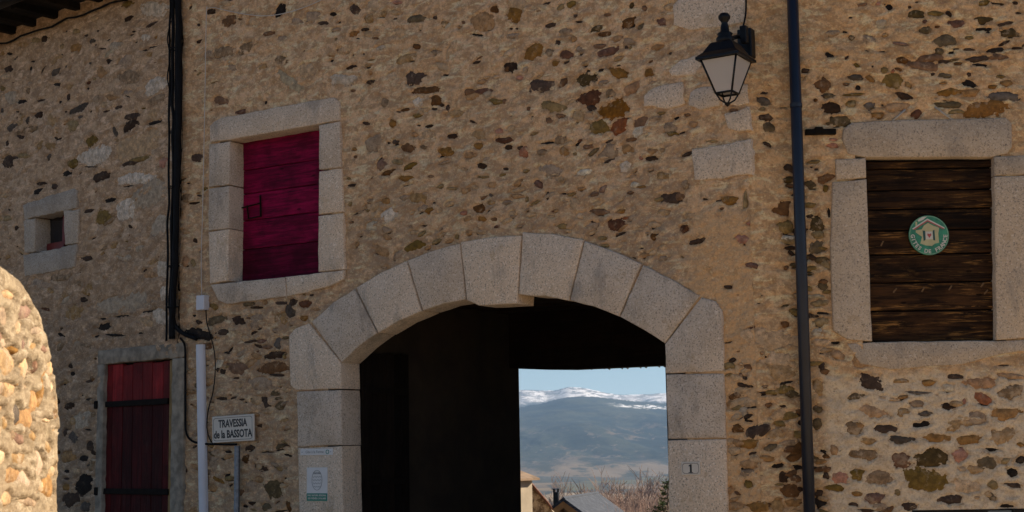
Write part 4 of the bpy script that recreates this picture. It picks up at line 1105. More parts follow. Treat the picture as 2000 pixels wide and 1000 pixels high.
# door with a cement surround
YD = 0.03
def dz(px, py): return FA.pix(px, py, YD)
SUR = [[(190, 687), (275, 676), (360, 667), (360, 698), (334, 701), (268, 706), (203, 711), (190, 714)],
       [(190, 714), (203, 711), (202, 1000), (189, 1000)], [(335, 701), (360, 698), (360, 1000), (337, 1000)]]
xo0, xo1 = FA.pix(190, 850)[0], FA.pix(360, 850)[0]; xi0, xi1 = FA.pix(202.5, 850)[0], FA.pix(336, 850)[0]
ztop = FA.pix(268, 706)[1]; zo = FA.pix(275, 677)[1]
block('door_lintel', FA, None, M_cement, house_a, front=-.014, depth=.2, bev=.008, gap=0, local=[(xo0, ztop), (xo1, ztop + .0), (xo1, zo), (xo0, zo)], step=.05, jit=.004)
block('door_jamb', FA, None, M_cement, house_a, front=-.014, depth=.2, bev=.008, gap=0, local=[(xo0, -.1), (xi0, -.1), (xi0, ztop - .001), (xo0, ztop - .001)], step=.05, jit=.004)
block('door_jamb', FA, None, M_cement, house_a, front=-.014, depth=.2, bev=.008, gap=0, local=[(xi1, -.1), (xo1, -.1), (xo1, ztop - .001), (xi1, ztop - .001)], step=.05, jit=.004)
d_hole = [(xi0 - .03, -.3), (xi1 + .03, -.3), (xi1 + .03, ztop + .03), (xi0 - .03, ztop + .03)]
d_avoid = [(xo0 - .02, -.3), (xo1 + .02, -.3), (xo1 + .02, zo + .02), (xo0 - .02, zo + .02)]
make_wall('A', house_a, M_morA, -3.6, 0.0, 0.0, 6.9, 0.013, [wa_hole, d_hole], sts['A'], 130, 91, [wa_avoid, d_avoid], chipcodes='kkddbdsyht', faint=50, zones=[(-3.3, -.1, 1.0, 4.0, 80, 'tmbydmtg', .02, .055)])
m = MB(); m.box(xi0 - .02, xi1 + .02, YD + .05, YD + .08, 0.0, ztop + .02); door = m.build('door', M_oldwood, house_a); door['label'] = 'red vertical plank door with black strap hinges'
zsplit = FA.pix(265, 792, YD)[1]
pxs = [202.5, 219, 239, 258, 277, 296.5, 318, 331]
for k in range(7):
    a = FA.pix(pxs[k], 800, YD)[0]; b = FA.pix(pxs[k + 1], 800, YD)[0]
    m = MB(); dy = rng.uniform(-.003, .003)
    m.box(a + .0025, b - .0025, YD + dy, YD + .045, zsplit + .004, ztop - .012 + rng.uniform(-.012, .008), bev=.005); m.build('plank', M_reddoor, door)
    m = MB(); m.box(a + .0025, b - .0025, YD + dy + .004, YD + .046, .02, zsplit - .003, bev=.004); m.build('plank', M_darkdoor, door)  # planks below the split are a darker maroon than those above
a = FA.pix(331.5, 800, YD)[0]
m = MB(); m.box(a, xi1 - .008, YD - .006, YD + .045, .02, ztop - .012, bev=.003); m.build('edge_batten', M_rawwood, door)
for py in (787, 960):
    z = FA.pix(265, py, YD)[1]; xa = FA.pix(193, py, YD)[0]; xb = FA.pix(331, py, YD)[0]
    m = MB(); m.box(xa, xb, YD - .022, YD - .006, z - .028, z + .028, bev=.004); m.box(xa - .01, xa + .05, YD - .055, YD - .004, z - .04, z + .04, bev=.01)
    m.build('strap_hinge', M_rustiron, door)
# eave
ze = 0.5 * (FA.pix(0, 80)[1] + FA.pix(190, 2)[1])
m = MB(); m.box(-6.0, 0.15, -0.55, 0.5, ze + .12, ze + .17); roof = m.build('roof', M_tile, house_a)
m = MB(); m.box(-6.0, 0.15, -0.549, 0.22, ze + .075, ze + .119); m.build('soffit_board', M_soffit, roof)
for k in range(14):
    xx = -5.6 + k * .42
    m = MB(); m.box(xx - .045, xx + .045, -0.50, 0.18, ze - .0, ze + .0749, bev=.008); m.build('rafter_tail', M_soffit, roof)
m = MB(); m.tube([(-6, -.60, ze + .06), (.15, -.60, ze + .06)], .07, 12); m.build('gutter', M_iron, roof, smooth=True)
m = MB(); m.box(-3.6, -.03, .235, 1.9, -.5, ze + .11); m.build('rear_walls', M_darkplaster, house_a)
m = MB()
cz = 0.5 * (FA.pix(0, 90)[1] + FA.pix(235, 3)[1])
m.tube([(-3.6 + k * .15, -.035 + .006 * math.sin(k * 2.1), cz + .012 * math.sin(k * 1.3) - .01 * (k % 3 == 0)) for k in range(24)], .011, 6)
tag(m.build('electric_cable', M_black, None, smooth=True, M=FA.M), 'thin black cable running under the eave of the left house', 'cable')

# ================================================================== GARDEN WALL on the left
gw_px = [(0, 500), (26, 516), (48, 538), (68, 570), (87, 608), (102, 645), (113, 687), (119.5, 730), (123, 790), (124, 860)]
gw_top = P(FG, gw_px)
xe = gw_top[-1][0]
gw_out = [(3.2, 0.0), (3.2, gw_top[0][1] + .12), (gw_top[0][0] - .4, gw_top[0][1] + .08)] + gw_top + [(xe + .004, 0.0)]
gwall = thing('garden_wall', 'sunlit rubble stone wall with a rounded end, in the left foreground', 'wall', FG.M)
_gm = {'p': 'tptm', 'o': 'tot', 'y': 'ttm', 's': 's', 'h': 'p', 'r': 'o', 'm': 'm', 't': 'tm'}
gst = [local_stone(FG, s_[:5] + (rng.choice(_gm[s_[5]]),)) for s_ in GARDEN]
make_wall('G', gwall, M_morG, 3.55, xe + .03, 0.0, gw_top[0][1] + .15, 0.008, [], gst, 170, 131, [], outline=gw_out, amp=0.6, chipcodes='ttmtmtop', proud=-0.008, chipsize=(0.008, 0.02))
vs, fs = [], []
core = gw_out
for y in (0.062, 0.5):
    for x, z in core: vs.append((min(x, xe), y, z))
n = len(core)
for k in range(n): fs.append((k, (k + 1) % n, n + (k + 1) % n, n + k))
fs.append(tuple(range(n, 2 * n)))
mesh_obj('wall_core', vs, fs, M_morG, gwall)

# ================================================================== THINGS ON THE WALLS
# wall lantern
yl = -0.34
lm = FB.pix(1466, 90); lc = FB.pix(1419, 150, yl)
lamp = thing('wall_lantern', 'black iron lantern with clear panes on a bracket near the drainpipe', 'lamp', FB.M @ TRN((lm[0] - .02, 0, lm[1])))
ox, oz = lm[0] - .02, lm[1]
def lz(py): return FB.pix(1419, py, yl)[1] - oz
cx = lc[0] - ox; cy = yl
z_rim, z_bot, z_cage, z_roof, z_top = lz(118), lz(183), lz(203), lz(84), lz(24)
wt, wb = 0.137, 0.062
def quad_ring(w, z): return [(cx - w, cy - w, z), (cx + w, cy - w, z), (cx + w, cy + w, z), (cx - w, cy + w, z)]
T4, B4 = quad_ring(wt, z_rim), quad_ring(wb, z_bot)
m = MB()
for k in range(4):
    m.tube([T4[k], B4[k]], .0085, 6)
    m.tube([B4[k], B4[(k + 1) % 4]], .009, 6)
    m.tube([T4[k], T4[(k + 1) % 4]], .011, 6)
m.build('lantern_frame', M_iron, lamp, smooth=True)
for k in range(4):
    a, b, c_, d_ = Vector(T4[k]), Vector(T4[(k + 1) % 4]), Vector(B4[(k + 1) % 4]), Vector(B4[k])
    nrm = (b - a).cross(d_ - a).normalized() * .002
    mesh_obj('pane', [a + nrm, b + nrm, c_ + nrm, d_ + nrm, a - nrm, b - nrm, c_ - nrm, d_ - nrm], [(0, 1, 2, 3), (7, 6, 5, 4), (0, 4, 5, 1), (1, 5, 6, 2), (2, 6, 7, 3), (3, 7, 4, 0)], M_lampglass, lamp)
m = MB()
prof = [(wt + .03, z_rim - .006), (wt + .03, z_rim + .012), (wt * .92, z_rim + .05), (.085, z_roof - .01), (.075, z_roof)]
vs = []
for w, z in prof: vs += quad_ring(w, z)
fs = [(i * 4 + k, i * 4 + (k + 1) % 4, (i + 1) * 4 + (k + 1) % 4, (i + 1) * 4 + k) for i in range(len(prof) - 1) for k in range(4)] + [(3, 2, 1, 0), tuple(4 * (len(prof) - 1) + k for k in range(4))]
m.add(vs, fs); m.build('lantern_roof', M_iron, lamp)
H_ = z_top - z_roof
m = MB(); m.lathe([(.0, z_roof - .01), (.062, z_roof - .01), (.066, z_roof + .16 * H_), (.05, z_roof + .24 * H_), (.058, z_roof + .30 * H_), (.033, z_roof + .38 * H_), (.03, z_roof + .55 * H_), (.022, z_roof + .66 * H_), (.026, z_roof + .70 * H_), (.043, z_roof + .80 * H_), (.045, z_roof + .88 * H_), (.03, z_roof + .97 * H_), (.0, z_roof + H_)], cx, cy, 18)
m.build('finial', M_iron, lamp, smooth=True)
m = MB()
for k in range(4):
    p = Vector(B4[k]); q = Vector((cx, cy, z_cage))
    m.tube([p, p.lerp(q, .35) + Vector((0, 0, -.02)), p.lerp(q, .7) + Vector((0, 0, -.012)), q], .006, 6)
m.lathe([(.0, z_cage + .012), (.02, z_cage + .008), (.022, z_cage - .004), (.008, z_cage - .016), (.0, z_cage - .022)], cx, cy, 10)
m.build('bottom_cage', M_iron, lamp, smooth=True)
m = MB(); m.lathe([(.0, z_rim), (.03, z_rim), (.03, z_rim - .05), (.024, z_rim - .06), (.033, z_rim - .075), (.033, z_rim - .16), (.024, z_rim - .19), (.0, z_rim - .195)], cx, cy, 16); m.build('bulb', M_bulb, lamp, smooth=True)
m = MB()
m.box(-.055, .055, -.075, .012, -.10, .12, bev=.008); m.build('wall_box', M_iron, lamp)
m = MB(); m.tube([(0, -.06, .03), (0 + .3 * cx, cy * .4, .05), (cx, cy, z_roof + .02)], .017, 8)
m.box(cx + .05, cx + .10, cy * .55, cy * .55 + .05, -.02, .11, bev=.006); m.build('bracket_arm', M_iron, lamp, smooth=False)
def pathpx(fr, pts, y): return [(lambda q: (q[0], y if not callable(y) else y(i), q[1]))(fr.pix(px, py, y)) for i, (px, py) in enumerate(pts)]
def smooth_path(pts, k=4):
    pts = [Vector(p) for p in pts]; out = []
    for i in range(len(pts) - 1):
        p0 = pts[max(i - 1, 0)]; p1 = pts[i]; p2 = pts[i + 1]; p3 = pts[min(i + 2, len(pts) - 1)]
        for q in range(k):
            t = q / k
            out.append(0.5 * ((2 * p1) + (p2 - p0) * t + (2 * p0 - 5 * p1 + 4 * p2 - p3) * t * t + (3 * p1 - p0 - 3 * p2 + p3) * t ** 3))
    return out + [pts[-1]]
def cable(name, fr, pts, y, r, mat, label=None, parent=None, n=7):
    if parent is not None:      # old slack cables are never quite straight
        rc = random.Random(int(r * 1e5)); q_ = []
        for (xa, ya), (xb, yb) in zip(pts, pts[1:]):
            kk = max(1, int(abs(yb - ya) / 32))
            q_ += [(xa + (xb - xa) * i / kk + (rc.gauss(0, 1.1) if i else 0), ya + (yb - ya) * i / kk) for i in range(kk)]
        pts = q_ + [pts[-1]]
    m = MB(); m.tube(smooth_path(pathpx(fr, pts, y)), r, n)
    o = m.build(name, mat, parent, smooth=True, M=fr.M if parent is None else None)
    if label: tag(o, label, 'cable')
    return o
cable('lamp_cable', FB, [(1457, -20), (1457, 12), (1456, 30), (1452, 50), (1447, 62), (1448, 85), (1460, 100)], -.028, .007, M_black, 'black wire climbing the wall above the lantern')

# drainpipe
p0 = FC.pix(1548, 0, -.075); p1 = FC.pix(1581, 1000, -.075)
_ = (p1[0] - p0[0]) / (p1[1] - p0[1])
pipe = thing('drainpipe', 'dark navy blue drainpipe running down the right house front', 'drainpipe', FC.M @ TRN((p1[0] - _ * p1[1], 0, 0)))
m = MB(); m.tube([(0, -.075, 0.02), (_ * 6.2, -.075, 6.2)], .0415, 20); m.build('pipe', M_navy, pipe, smooth=True)
for zz in (0.9, 4.05, 5.4):
    m = MB(); m.tube([(_ * zz - .0, -.075, zz), (_ * (zz + .03), -.075, zz + .03)], .0455, 20); m.box(_ * zz - .01, _ * zz + .01, -.04, .03, zz, zz + .03); m.build('clamp', M_navy, pipe, smooth=False)
# iron bar beside the pipe
a = FC.pix(1572, 258); b = FC.pix(1632, 258)
m = MB(); m.box(a[0], b[0], -.028, .03, a[1] - .025, a[1] + .018, bev=.006); m.box(a[0] + .07, a[0] + .13, -.032, .02, a[1] - .02, a[1] + .032, bev=.006)
tag(m.build('iron_bar', M_rustiron, None, M=FC.M), 'short rusty iron bar between the drainpipe and the window lintel', 'iron bar')
for (q0, q1, lab) in (((1744, 236), (1768, 214), 'short pale rod stuck in mortar above the lintel, the left one'), ((1826, 209), (1862, 236), 'short pale rod stuck in mortar above the lintel, the right one')):
    m = MB(); m.tube(pathpx(FC, [q0, q1], -.006), .008, 8)
    tag(m.build('plastic_rod', M_rod, None, smooth=True, M=FC.M), lab, 'rod', 'pale rods above the brown shutter')

# cable bundle at the joint of the houses
cb = thing('cable_bundle', 'thick bundle of black cables running down the house joint', 'cables', FB.M)
for pts, y, r in (([(349, -20), (350, 100), (348, 300), (344, 450), (339, 560), (336, 662)], -.06, .030), ([(340, -20), (337, 100), (339, 300), (336, 480), (333, 662)], -.045, .017),
                  ([(332, -20), (331, 120), (330, 300), (328, 500), (325, 666)], -.035, .011), ([(353, -20), (352, 200), (347, 380), (342, 520), (338, 600), (341, 632), (356, 650), (384, 662)], -.04, .020),
                  ([(334, 40), (327, 75), (332, 110), (327, 150), (332, 185), (331, 230)], -.05, .006), ([(345, -20), (344, 150), (343, 330), (340, 500), (337, 620)], -.075, .013)):
    cable('cable', FB, pts, y, r, M_black, parent=cb)
for py, px in ((95, 343), (365, 340), (520, 338), (600, 336)):
    c0 = FB.pix(px, py, -.05)
    m = MB(); m.tube([(c0[0] + .062 * math.cos(t), -.05 + .05 * math.sin(t), c0[1] + .004 * math.sin(2 * t)) for t in np.linspace(0, 2 * math.pi, 15)], .006, 5, cap=False); m.build('cable_tie', M_black, cb, smooth=True)
cable('door_cable', FB, [(352, 660), (361, 676), (362, 720), (362, 800), (363, 840), (371, 858), (390, 866), (430, 868), (462, 868)], -.022, .010, M_black, 'black cable bending round the plank door frame towards the signpost')
# white cable guard
m = MB()
q0 = FB.pix(390, 673, -.03); q1 = FB.pix(396, 1000, -.03); sl_ = (q1[0] - q0[0]) / (q1[1] - q0[1])
vs, fs = [], []
for z in (q0[1], 0.05):
    xx = q0[0] + sl_ * (z - q0[1])
    for k in range(13):
        t = math.pi * k / 12
        vs.append((xx - .047 * math.cos(t), -.006 - .05 * math.sin(t) ** .7, z))
for k in range(12): fs.append((k, k + 1, 13 + k + 1, 13 + k))
fs.append(tuple(range(13))); m.add(vs, fs)
tag(m.build('cable_guard', M_white, None, smooth=False, M=FB.M), 'tall white half round cable guard beside the plank door', 'cable guard')
smooth_by_angle(bpy.data.objects['cable_guard'], 40)
q = FB.pix(400, 592)
m = MB(); m.box(q[0] - .05, q[0] + .05, -.065, .01, q[1] - .068, q[1] + .068, bev=.006)
tag(m.build('junction_box', M_white, None, M=FB.M), 'small white junction box under the thin white cable', 'junction box')
cable('thin_cable', FB, [(640, -6), (600, 12), (560, 25), (520, 31), (480, 28), (440, 20), (418, 15), (406, 17), (403, 30), (400, 200), (396, 400), (393, 500), (394, 580)], -.022, .0042, M_wire, 'thin white cable looping over the wall above the red shutter', n=5)
cable('black_wire', FB, [(402, 605), (404, 630), (411, 655), (419, 690), (420, 730), (415, 770), (407, 800), (404, 835), (412, 862), (425, 867)], -.026, .0055, M_black, 'thin black wire dangling from the white junction box', n=5)

# street sign
ys = -.045
c0 = FB.pix(454.5, 837, ys)
sw = FB.pix(495, 837, ys)[0] - FB.pix(413.5, 837, ys)[0]; sh = FB.pix(454, 811.5, ys)[1] - FB.pix(454, 863.5, ys)[1]
sign = thing('street_sign', 'cream street name plate lettered TRAVESSIA de la BASSOTA above the steel post', 'sign', FB.M @ TRN((c0[0], ys, c0[1])) @ Matrix.Rotation(-math.radians(1.6), 4, 'Y'))
m = MB(); m.box(-sw / 2, sw / 2, 0, .022, -sh / 2, sh / 2, bev=.006); m.build('plate', M_plate, sign)
m = MB()
bw, bh, cc = sw / 2 * .93, sh / 2 * .86, .022
pts = []
for sx_, sz_ in ((1, 1), (-1, 1), (-1, -1), (1, -1)):
    seq = [(bw, bh - cc), (bw - cc * .3, bh - cc * .3), (bw - cc, bh)]
    if sx_ * sz_ < 0: seq = seq[::-1]
    pts += [(sx_ * a_, sz_ * b_) for a_, b_ in seq]
vs, fs = [], []
for a_, b_ in pts: vs += [(a_, -.0012, b_), (a_ * (1 - .0035 / bw), -.0012, b_ * (1 - .0035 / bh))]
k = len(pts)
for i in range(k): fs.append((2 * i, 2 * i + 1, 2 * ((i + 1) % k) + 1, 2 * ((i + 1) % k)))
m.add(vs, fs); m.build('border_line', M_ink, sign)
text_mesh('TRAVESSIA', .096, M_ink, sign, TRN((0, -.0012, sh * .19)), bold=.0028, sx=.74)
text_mesh('de la BASSOTA', .096, M_ink, sign, TRN((0, -.0012, -sh * .21)), bold=.0028, sx=.74)
for sx_ in (-.8, .8):
    m = MB(); m.box(sx_ * sw / 2 - .012, sx_ * sw / 2 + .012, .021, -ys + .02, -.012, .012); m.build('wall_fixing', M_galv, sign)
# post below it
q0 = FB.pix(463.5, 872, -.06)
m = MB(); m.tube([(q0[0], -.06, 0), (q0[0], -.06, q0[1])], .026, 14)
m.tube([(q0[0], -.06, q0[1]), (q0[0], -.06, q0[1] + .006)], .028, 14)
o = m.build('sign_post', M_galv, None, smooth=False, M=FB.M); smooth_by_angle(o, 40)
tag(o, 'galvanised round steel post under the street name plate', 'post')

# house number
yf = -.022
def plate_px(x0, y0, x1, y1): 
    a_ = FB.pix(x0, (y0 + y1) / 2, yf); b_ = FB.pix(x1, (y0 + y1) / 2, yf); t_ = FB.pix((x0 + x1) / 2, y0, yf); u_ = FB.pix((x0 + x1) / 2, y1, yf)
    return (a_[0] + b_[0]) / 2, (t_[1] + u_[1]) / 2, b_[0] - a_[0], t_[1] - u_[1]
x_, z_, w_, h_ = plate_px(1331.5, 902, 1368.5, 927.5)
num = thing('house_number', 'small cream enamel plate with the number 1 on the right arch jamb', 'number plate', FB.M @ TRN((x_, yf, z_)))
m = MB(); m.box(-w_ / 2, w_ / 2, -.008, .001, -h_ / 2, h_ / 2, bev=.003); m.build('plate', M_plate, num)
bw, bh, cc = w_ / 2 * .86, h_ / 2 * .80, .009
pts = []
for sx_, sz_ in ((1, 1), (-1, 1), (-1, -1), (1, -1)):
    seq = [(bw, bh - cc), (bw - cc, bh - cc), (bw - cc, bh)]
    if sx_ * sz_ < 0: seq = seq[::-1]
    pts += [(sx_ * a_, sz_ * b_) for a_, b_ in seq]
vs, fs = [], []
for a_, b_ in pts: vs += [(a_, -.0090, b_), (a_ * (1 - .0028 / bw), -.0090, b_ * (1 - .0028 / bh))]
k = len(pts)
for i in range(k): fs.append((2 * i, 2 * i + 1, 2 * ((i + 1) % k) + 1, 2 * ((i + 1) % k)))
mesh_obj('border_line', vs, fs, M_ink, num)
mesh_obj('numeral', [(-.007, -.0092, -.028), (.009, -.0092, -.028), (.009, -.0092, .030), (-.002, -.0092, .030), (-.016, -.0092, .020), (-.016, -.0092, .013), (-.007, -.0092, .016), (-.018, -.0092, -.028), (.02, -.0092, -.028), (.02, -.0092, -.033), (-.018, -.0092, -.033)], [(0, 1, 2, 3, 4, 5, 6), (7, 10, 9, 8)], M_ink, num)

# plaques on the left jamb
x_, z_, w_, h_ = plate_px(587.5, 876.5, 651, 889)
st = thing('name_strip', 'narrow white name strip screwed to the left arch jamb', 'plaque', FB.M @ TRN((x_, yf, z_)))
m = MB(); m.box(-w_ / 2, w_ / 2, -.007, .001, -h_ / 2, h_ / 2, bev=.002); m.build('plate', M_plate2, st)
text_mesh('Gîte à la Ferme', .034, M_greyink, st, TRN((-.02, -.0078, 0)), sx=.95)
m = MB(); m.tube([(w_ * .34 + .016 * math.cos(t), -.0078, .016 * math.sin(t)) for t in np.linspace(0, 6.283, 15)], .0035, 4, cap=False); m.build('round_mark', M_tealprint, st)
for sx_ in (-.44, .44):
    m = MB(); m.tube([(sx_ * w_, -.010, 0), (sx_ * w_, -.006, 0)], .004, 8); m.build('screw', M_galv, st)
x_, z_, w_, h_ = plate_px(600, 913, 640.5, 978.5)
pq = thing('information_plaque', 'upright white plaque with an oval emblem and a green foot', 'plaque', FB.M @ TRN((x_, yf, z_)))
m = MB(); m.box(-w_ / 2, w_ / 2, -.007, .001, -h_ / 2, h_ / 2, bev=.002); m.build('plate', M_plate2, pq)
mesh_obj('green_band', [(-w_ / 2 + .001, -.0078, -h_ / 2 + .001), (w_ / 2 - .001, -.0078, -h_ / 2 + .001), (w_ / 2 - .001, -.0078, -h_ * .27), (-w_ / 2 + .001, -.0078, -h_ * .27)], [(0, 1, 2, 3)], M_tealprint, pq)
text_mesh('PARC NATUREL RÉGIONAL', .021, M_signwhite, pq, TRN((0, -.0090, -h_ * .335)), sx=.80, bold=.0005)
text_mesh('DES PYRÉNÉES CATALANES', .021, M_signwhite, pq, TRN((0, -.0090, -h_ * .425)), sx=.78, bold=.0005)
m = MB(); m.tube([(.056 * math.cos(t), -.0075, h_ * .12 + .085 * math.sin(t)) for t in np.linspace(0, 6.283, 25)], .0022, 4, cap=False)
o = m.build('oval_emblem', M_greyink, pq)
for k in range(5):
    zz = h_ * .12 - .055 + k * .028; ww = .056 * math.sqrt(max(0.05, 1 - ((zz - h_ * .12) / .085) ** 2)) * .85
    m = MB(); m.tube([(-ww + 2 * ww * i / 12, -.0075, zz + .006 * math.sin(i * 1.7 + k)) for i in range(13)], .002, 4); m.build('emblem_line', M_greyink, o)
text_mesh('ACCUEIL', .026, M_greyink, pq, TRN((0, -.0085, h_ * .33)), sx=.85)

# round emblem on the brown shutter
c0 = FC.pix(1814, 459.5, YS2 - .016); R0 = (FC.pix(1853, 459, YS2)[0] - FC.pix(1775, 459, YS2)[0]) / 2
es = thing('round_sign', 'round green sign with cream house emblem, lettered GITES DE FRANCE, on brown shutter', 'sign', FC.M @ TRN((c0[0], YS2 - .016, c0[1])))
N_ = 40
vs = [(R0 * math.cos(2 * math.pi * k / N_), y, R0 * math.sin(2 * math.pi * k / N_)) for y in (0.010, -.004) for k in range(N_)]
mesh_obj('disc', vs, [tuple(range(N_, 2 * N_)), tuple(reversed(range(N_)))] + [(k, (k + 1) % N_, N_ + (k + 1) % N_, N_ + k) for k in range(N_)], M_signgreen, es)
U = R0 / 385.0     # emblem measured in 385-unit radius, centre (535,490)
def em(name, pts, mat, y, depth=.0006):
    v = [((a - 535) * U, y, (490 - b) * U) for a, b in pts]
    return mesh_obj(name, v, [tuple(range(len(v)))], mat, es)
em('rim_line', [(535 + 378 * math.cos(t), 490 + 378 * math.sin(t)) for t in np.linspace(0, 2 * math.pi, 40, endpoint=False)], plain('rim_pale_green', (.20, .36, .22), .4), -.0046)
em('field', [(535 + 362 * math.cos(t), 490 + 362 * math.sin(t)) for t in np.linspace(0, 2 * math.pi, 40, endpoint=False)], M_signgreen, -.0052)
em('shield', [(530, 250), (630, 310), (740, 350), (715, 460), (720, 640), (640, 655), (580, 700), (470, 690), (360, 650), (400, 520), (280, 430), (290, 390), (400, 375), (450, 300)], M_signcream, -.0058)
em('smoke_puff', [(330, 195), (420, 135), (520, 125), (440, 190), (350, 225)], M_signwhite, -.0058)
em('chimney', [(285, 225), (320, 225), (320, 310), (285, 320)], M_signcream, -.0058)
em('roof_white', [(520, 165), (840, 345), (845, 372), (520, 195), (235, 375), (215, 360)], M_signwhite, -.0070)
em('roof_red', [(520, 190), (840, 365), (815, 378), (520, 222), (270, 380), (235, 376)], M_signred, -.0064)
em('window_opening', [(470, 420), (605, 420), (605, 570), (470, 570)], M_signwhite, -.0066)
em('shutter_mark', [(415, 395), (465, 405), (465, 580), (425, 605)], M_signdk, -.0066)
em('shutter_mark', [(610, 405), (645, 385), (650, 600), (610, 585)], M_signdk, -.0066)
em('heart_mark', [(540, 545), (500, 490), (510, 455), (540, 470), (572, 455), (580, 490)], M_signred, -.0074)
txt = 'GITES DE FRANCE'
a0, a1 = math.radians(180 + 3), math.radians(360 - 4)
for k, ch in enumerate(txt):
    if ch == ' ': continue
    t = a0 + (a1 - a0) * k / (len(txt) - 1)
    rr_ = R0 * 318 / 385
    text_mesh(ch, R0 * .27, M_signwhite, es, TRN((rr_ * math.cos(t), -.0075, rr_ * math.sin(t))) @ Matrix.Rotation(-(t + math.pi / 2), 4, 'Y'), bold=.0012, ext=.0003)

# ================================================================== BEYOND THE PASSAGE
def world_px(px, py, dist):
    d = ray(px, py); t = dist / d.y
    return Vector((d.x * t, d.y * t, EYE + d.z * t))
M_slate = None
def slate():
    g = G('slate_roof')
    v = g.obj
    br = g.n('ShaderNodeTexBrick'); g.put(br.inputs['Vector'], g.scale(v, 1, 1, 1)); br.inputs['Scale'].default_value = 3.0
    br.inputs['Color1'].default_value = (.045, .052, .066, 1); br.inputs['Color2'].default_value = (.07, .078, .095, 1); br.inputs['Mortar'].default_value = (.02, .022, .028, 1)
    c = g.mix(g.ramp(g.noise(g.scale(v, .4, 3, 3), 2, 5, .7), .5, .66), br.outputs['Color'], (.10, .108, .125))
    return g.done(c, .7, spec=.25)
M_slate = slate()
M_orangewood = plain('varnished_orange_wood', (.34, .16, .04), .6, .2, 4)
M_farstone = None
g = G('far_rubble'); v = g.obj
c = g.mix(g.ramp(g.noise(v, 5, 5, .7), .42, .6), (.12, .08, .05), (.42, .34, .24)); M_farstone = g.done(c, .95, spec=.1)
M_cream = plain('warm_cream_render', (.42, .345, .245), .95, .2, 1.2, 0, .3)
# slate-roofed house
ap = world_px(1105, 971, 60); bk = world_px(1167, 962.5, 60 * 100 / 91.0)
rd = Vector((bk.x - ap.x, bk.y - ap.y, 0)).normalized()
hM = Matrix(((rd.y, rd.x, 0, ap.x), (-rd.x, rd.y, 0, ap.y), (0, 0, 1, ap.z), (0, 0, 0, 1)))   # local y = ridge, x = right
hs_ = thing('slate_roofed_house', 'far house with a grey slate roof and orange wooden gable trim', 'house', hM @ TRN((0, 0, -7)))
Lr = (bk - ap).length; W_ = 4.2; pit = 0.72
def zr(x): return 7 - abs(x) * pit
for sx_ in (-1, 1):
    mesh_obj('roof_slope', [(0, -.5, 7), (sx_ * W_, -.5, zr(W_)), (sx_ * W_, Lr, zr(W_)), (0, Lr, 7), (0, -.5, 6.86), (sx_ * W_, -.5, zr(W_) - .14), (sx_ * W_, Lr, zr(W_) - .14), (0, Lr, 6.86)],
             [(0, 1, 2, 3), (7, 6, 5, 4), (0, 4, 5, 1), (1, 5, 6, 2), (2, 6, 7, 3), (3, 7, 4, 0)], M_slate, hs_)
    mesh_obj('gable_board', [(0, -.47, 6.855), (sx_ * W_, -.47, zr(W_) - .145), (sx_ * W_, -.47, zr(W_) - .42), (0, -.47, 6.58), (0, -.38, 6.855), (sx_ * W_, -.38, zr(W_) - .145), (sx_ * W_, -.38, zr(W_) - .42), (0, -.38, 6.58)],
             [(0, 1, 2, 3), (7, 6, 5, 4), (0, 4, 5, 1), (1, 5, 6, 2), (2, 6, 7, 3), (3, 7, 4, 0)], M_orangewood, hs_)
W2_ = W_ - .5
mesh_obj('wall', [(-W2_, 0, -1), (W2_, 0, -1), (W2_, 0, zr(W2_) - .2), (0, 0, 6.8), (-W2_, 0, zr(W2_) - .2), (-W2_, Lr - .4, -1), (W2_, Lr - .4, -1), (W2_, Lr - .4, zr(W2_) - .2), (0, Lr - .4, 6.8), (-W2_, Lr - .4, zr(W2_) - .2)],
         [(0, 1, 2, 3, 4), (9, 8, 7, 6, 5), (1, 6, 7, 2), (0, 4, 9, 5)], M_farstone, hs_)
def slab(name, xa, xb, ya, yb, up, mat):
    vs_ = [(x, y, zr(x) + h) for h in (0.01, up) for x, y in ((xa, ya), (xb, ya), (xb, yb), (xa, yb))]
    return mesh_obj(name, vs_, [(3, 2, 1, 0), (4, 5, 6, 7), (0, 1, 5, 4), (1, 2, 6, 5), (2, 3, 7, 6), (3, 0, 4, 7)], mat, hs_)
slab('skylight', 1.15, 1.95, 1.3, 1.75, .07, plain('pale_sky_glass', (.42, .46, .52), .15, .05))
slab('skylight_kerb', 1.13, 1.97, 1.05, 1.28, .09, M_iron)
slab('ridge_capping', .0, .09, -.5, Lr, .04, M_slate)
cpx = world_px(1086.5, 985, 63)
ch = hM.inverted() @ cpx
m = MB(); zc_t = (hM.inverted() @ world_px(1086.5, 961, 63)).z + 7
m.box(ch.x - .105, ch.x + .105, ch.y - .105, ch.y + .105, zr(ch.x) - .5, zc_t, bev=.01); cho = m.build('chimney', M_iron, hs_)
for a_, b_ in ((-.09, -.09), (.09, -.09), (-.09, .09), (.09, .09)):
    m = MB(); m.box(ch.x + a_ - .018, ch.x + a_ + .018, ch.y + b_ - .018, ch.y + b_ + .018, zc_t - .01, zc_t + .12); m.build('cap_leg', M_iron, cho)
m = MB(); m.box(ch.x - .16, ch.x + .16, ch.y - .16, ch.y + .16, zc_t + .121, zc_t + .15); m.build('chimney_cap', M_iron, cho)

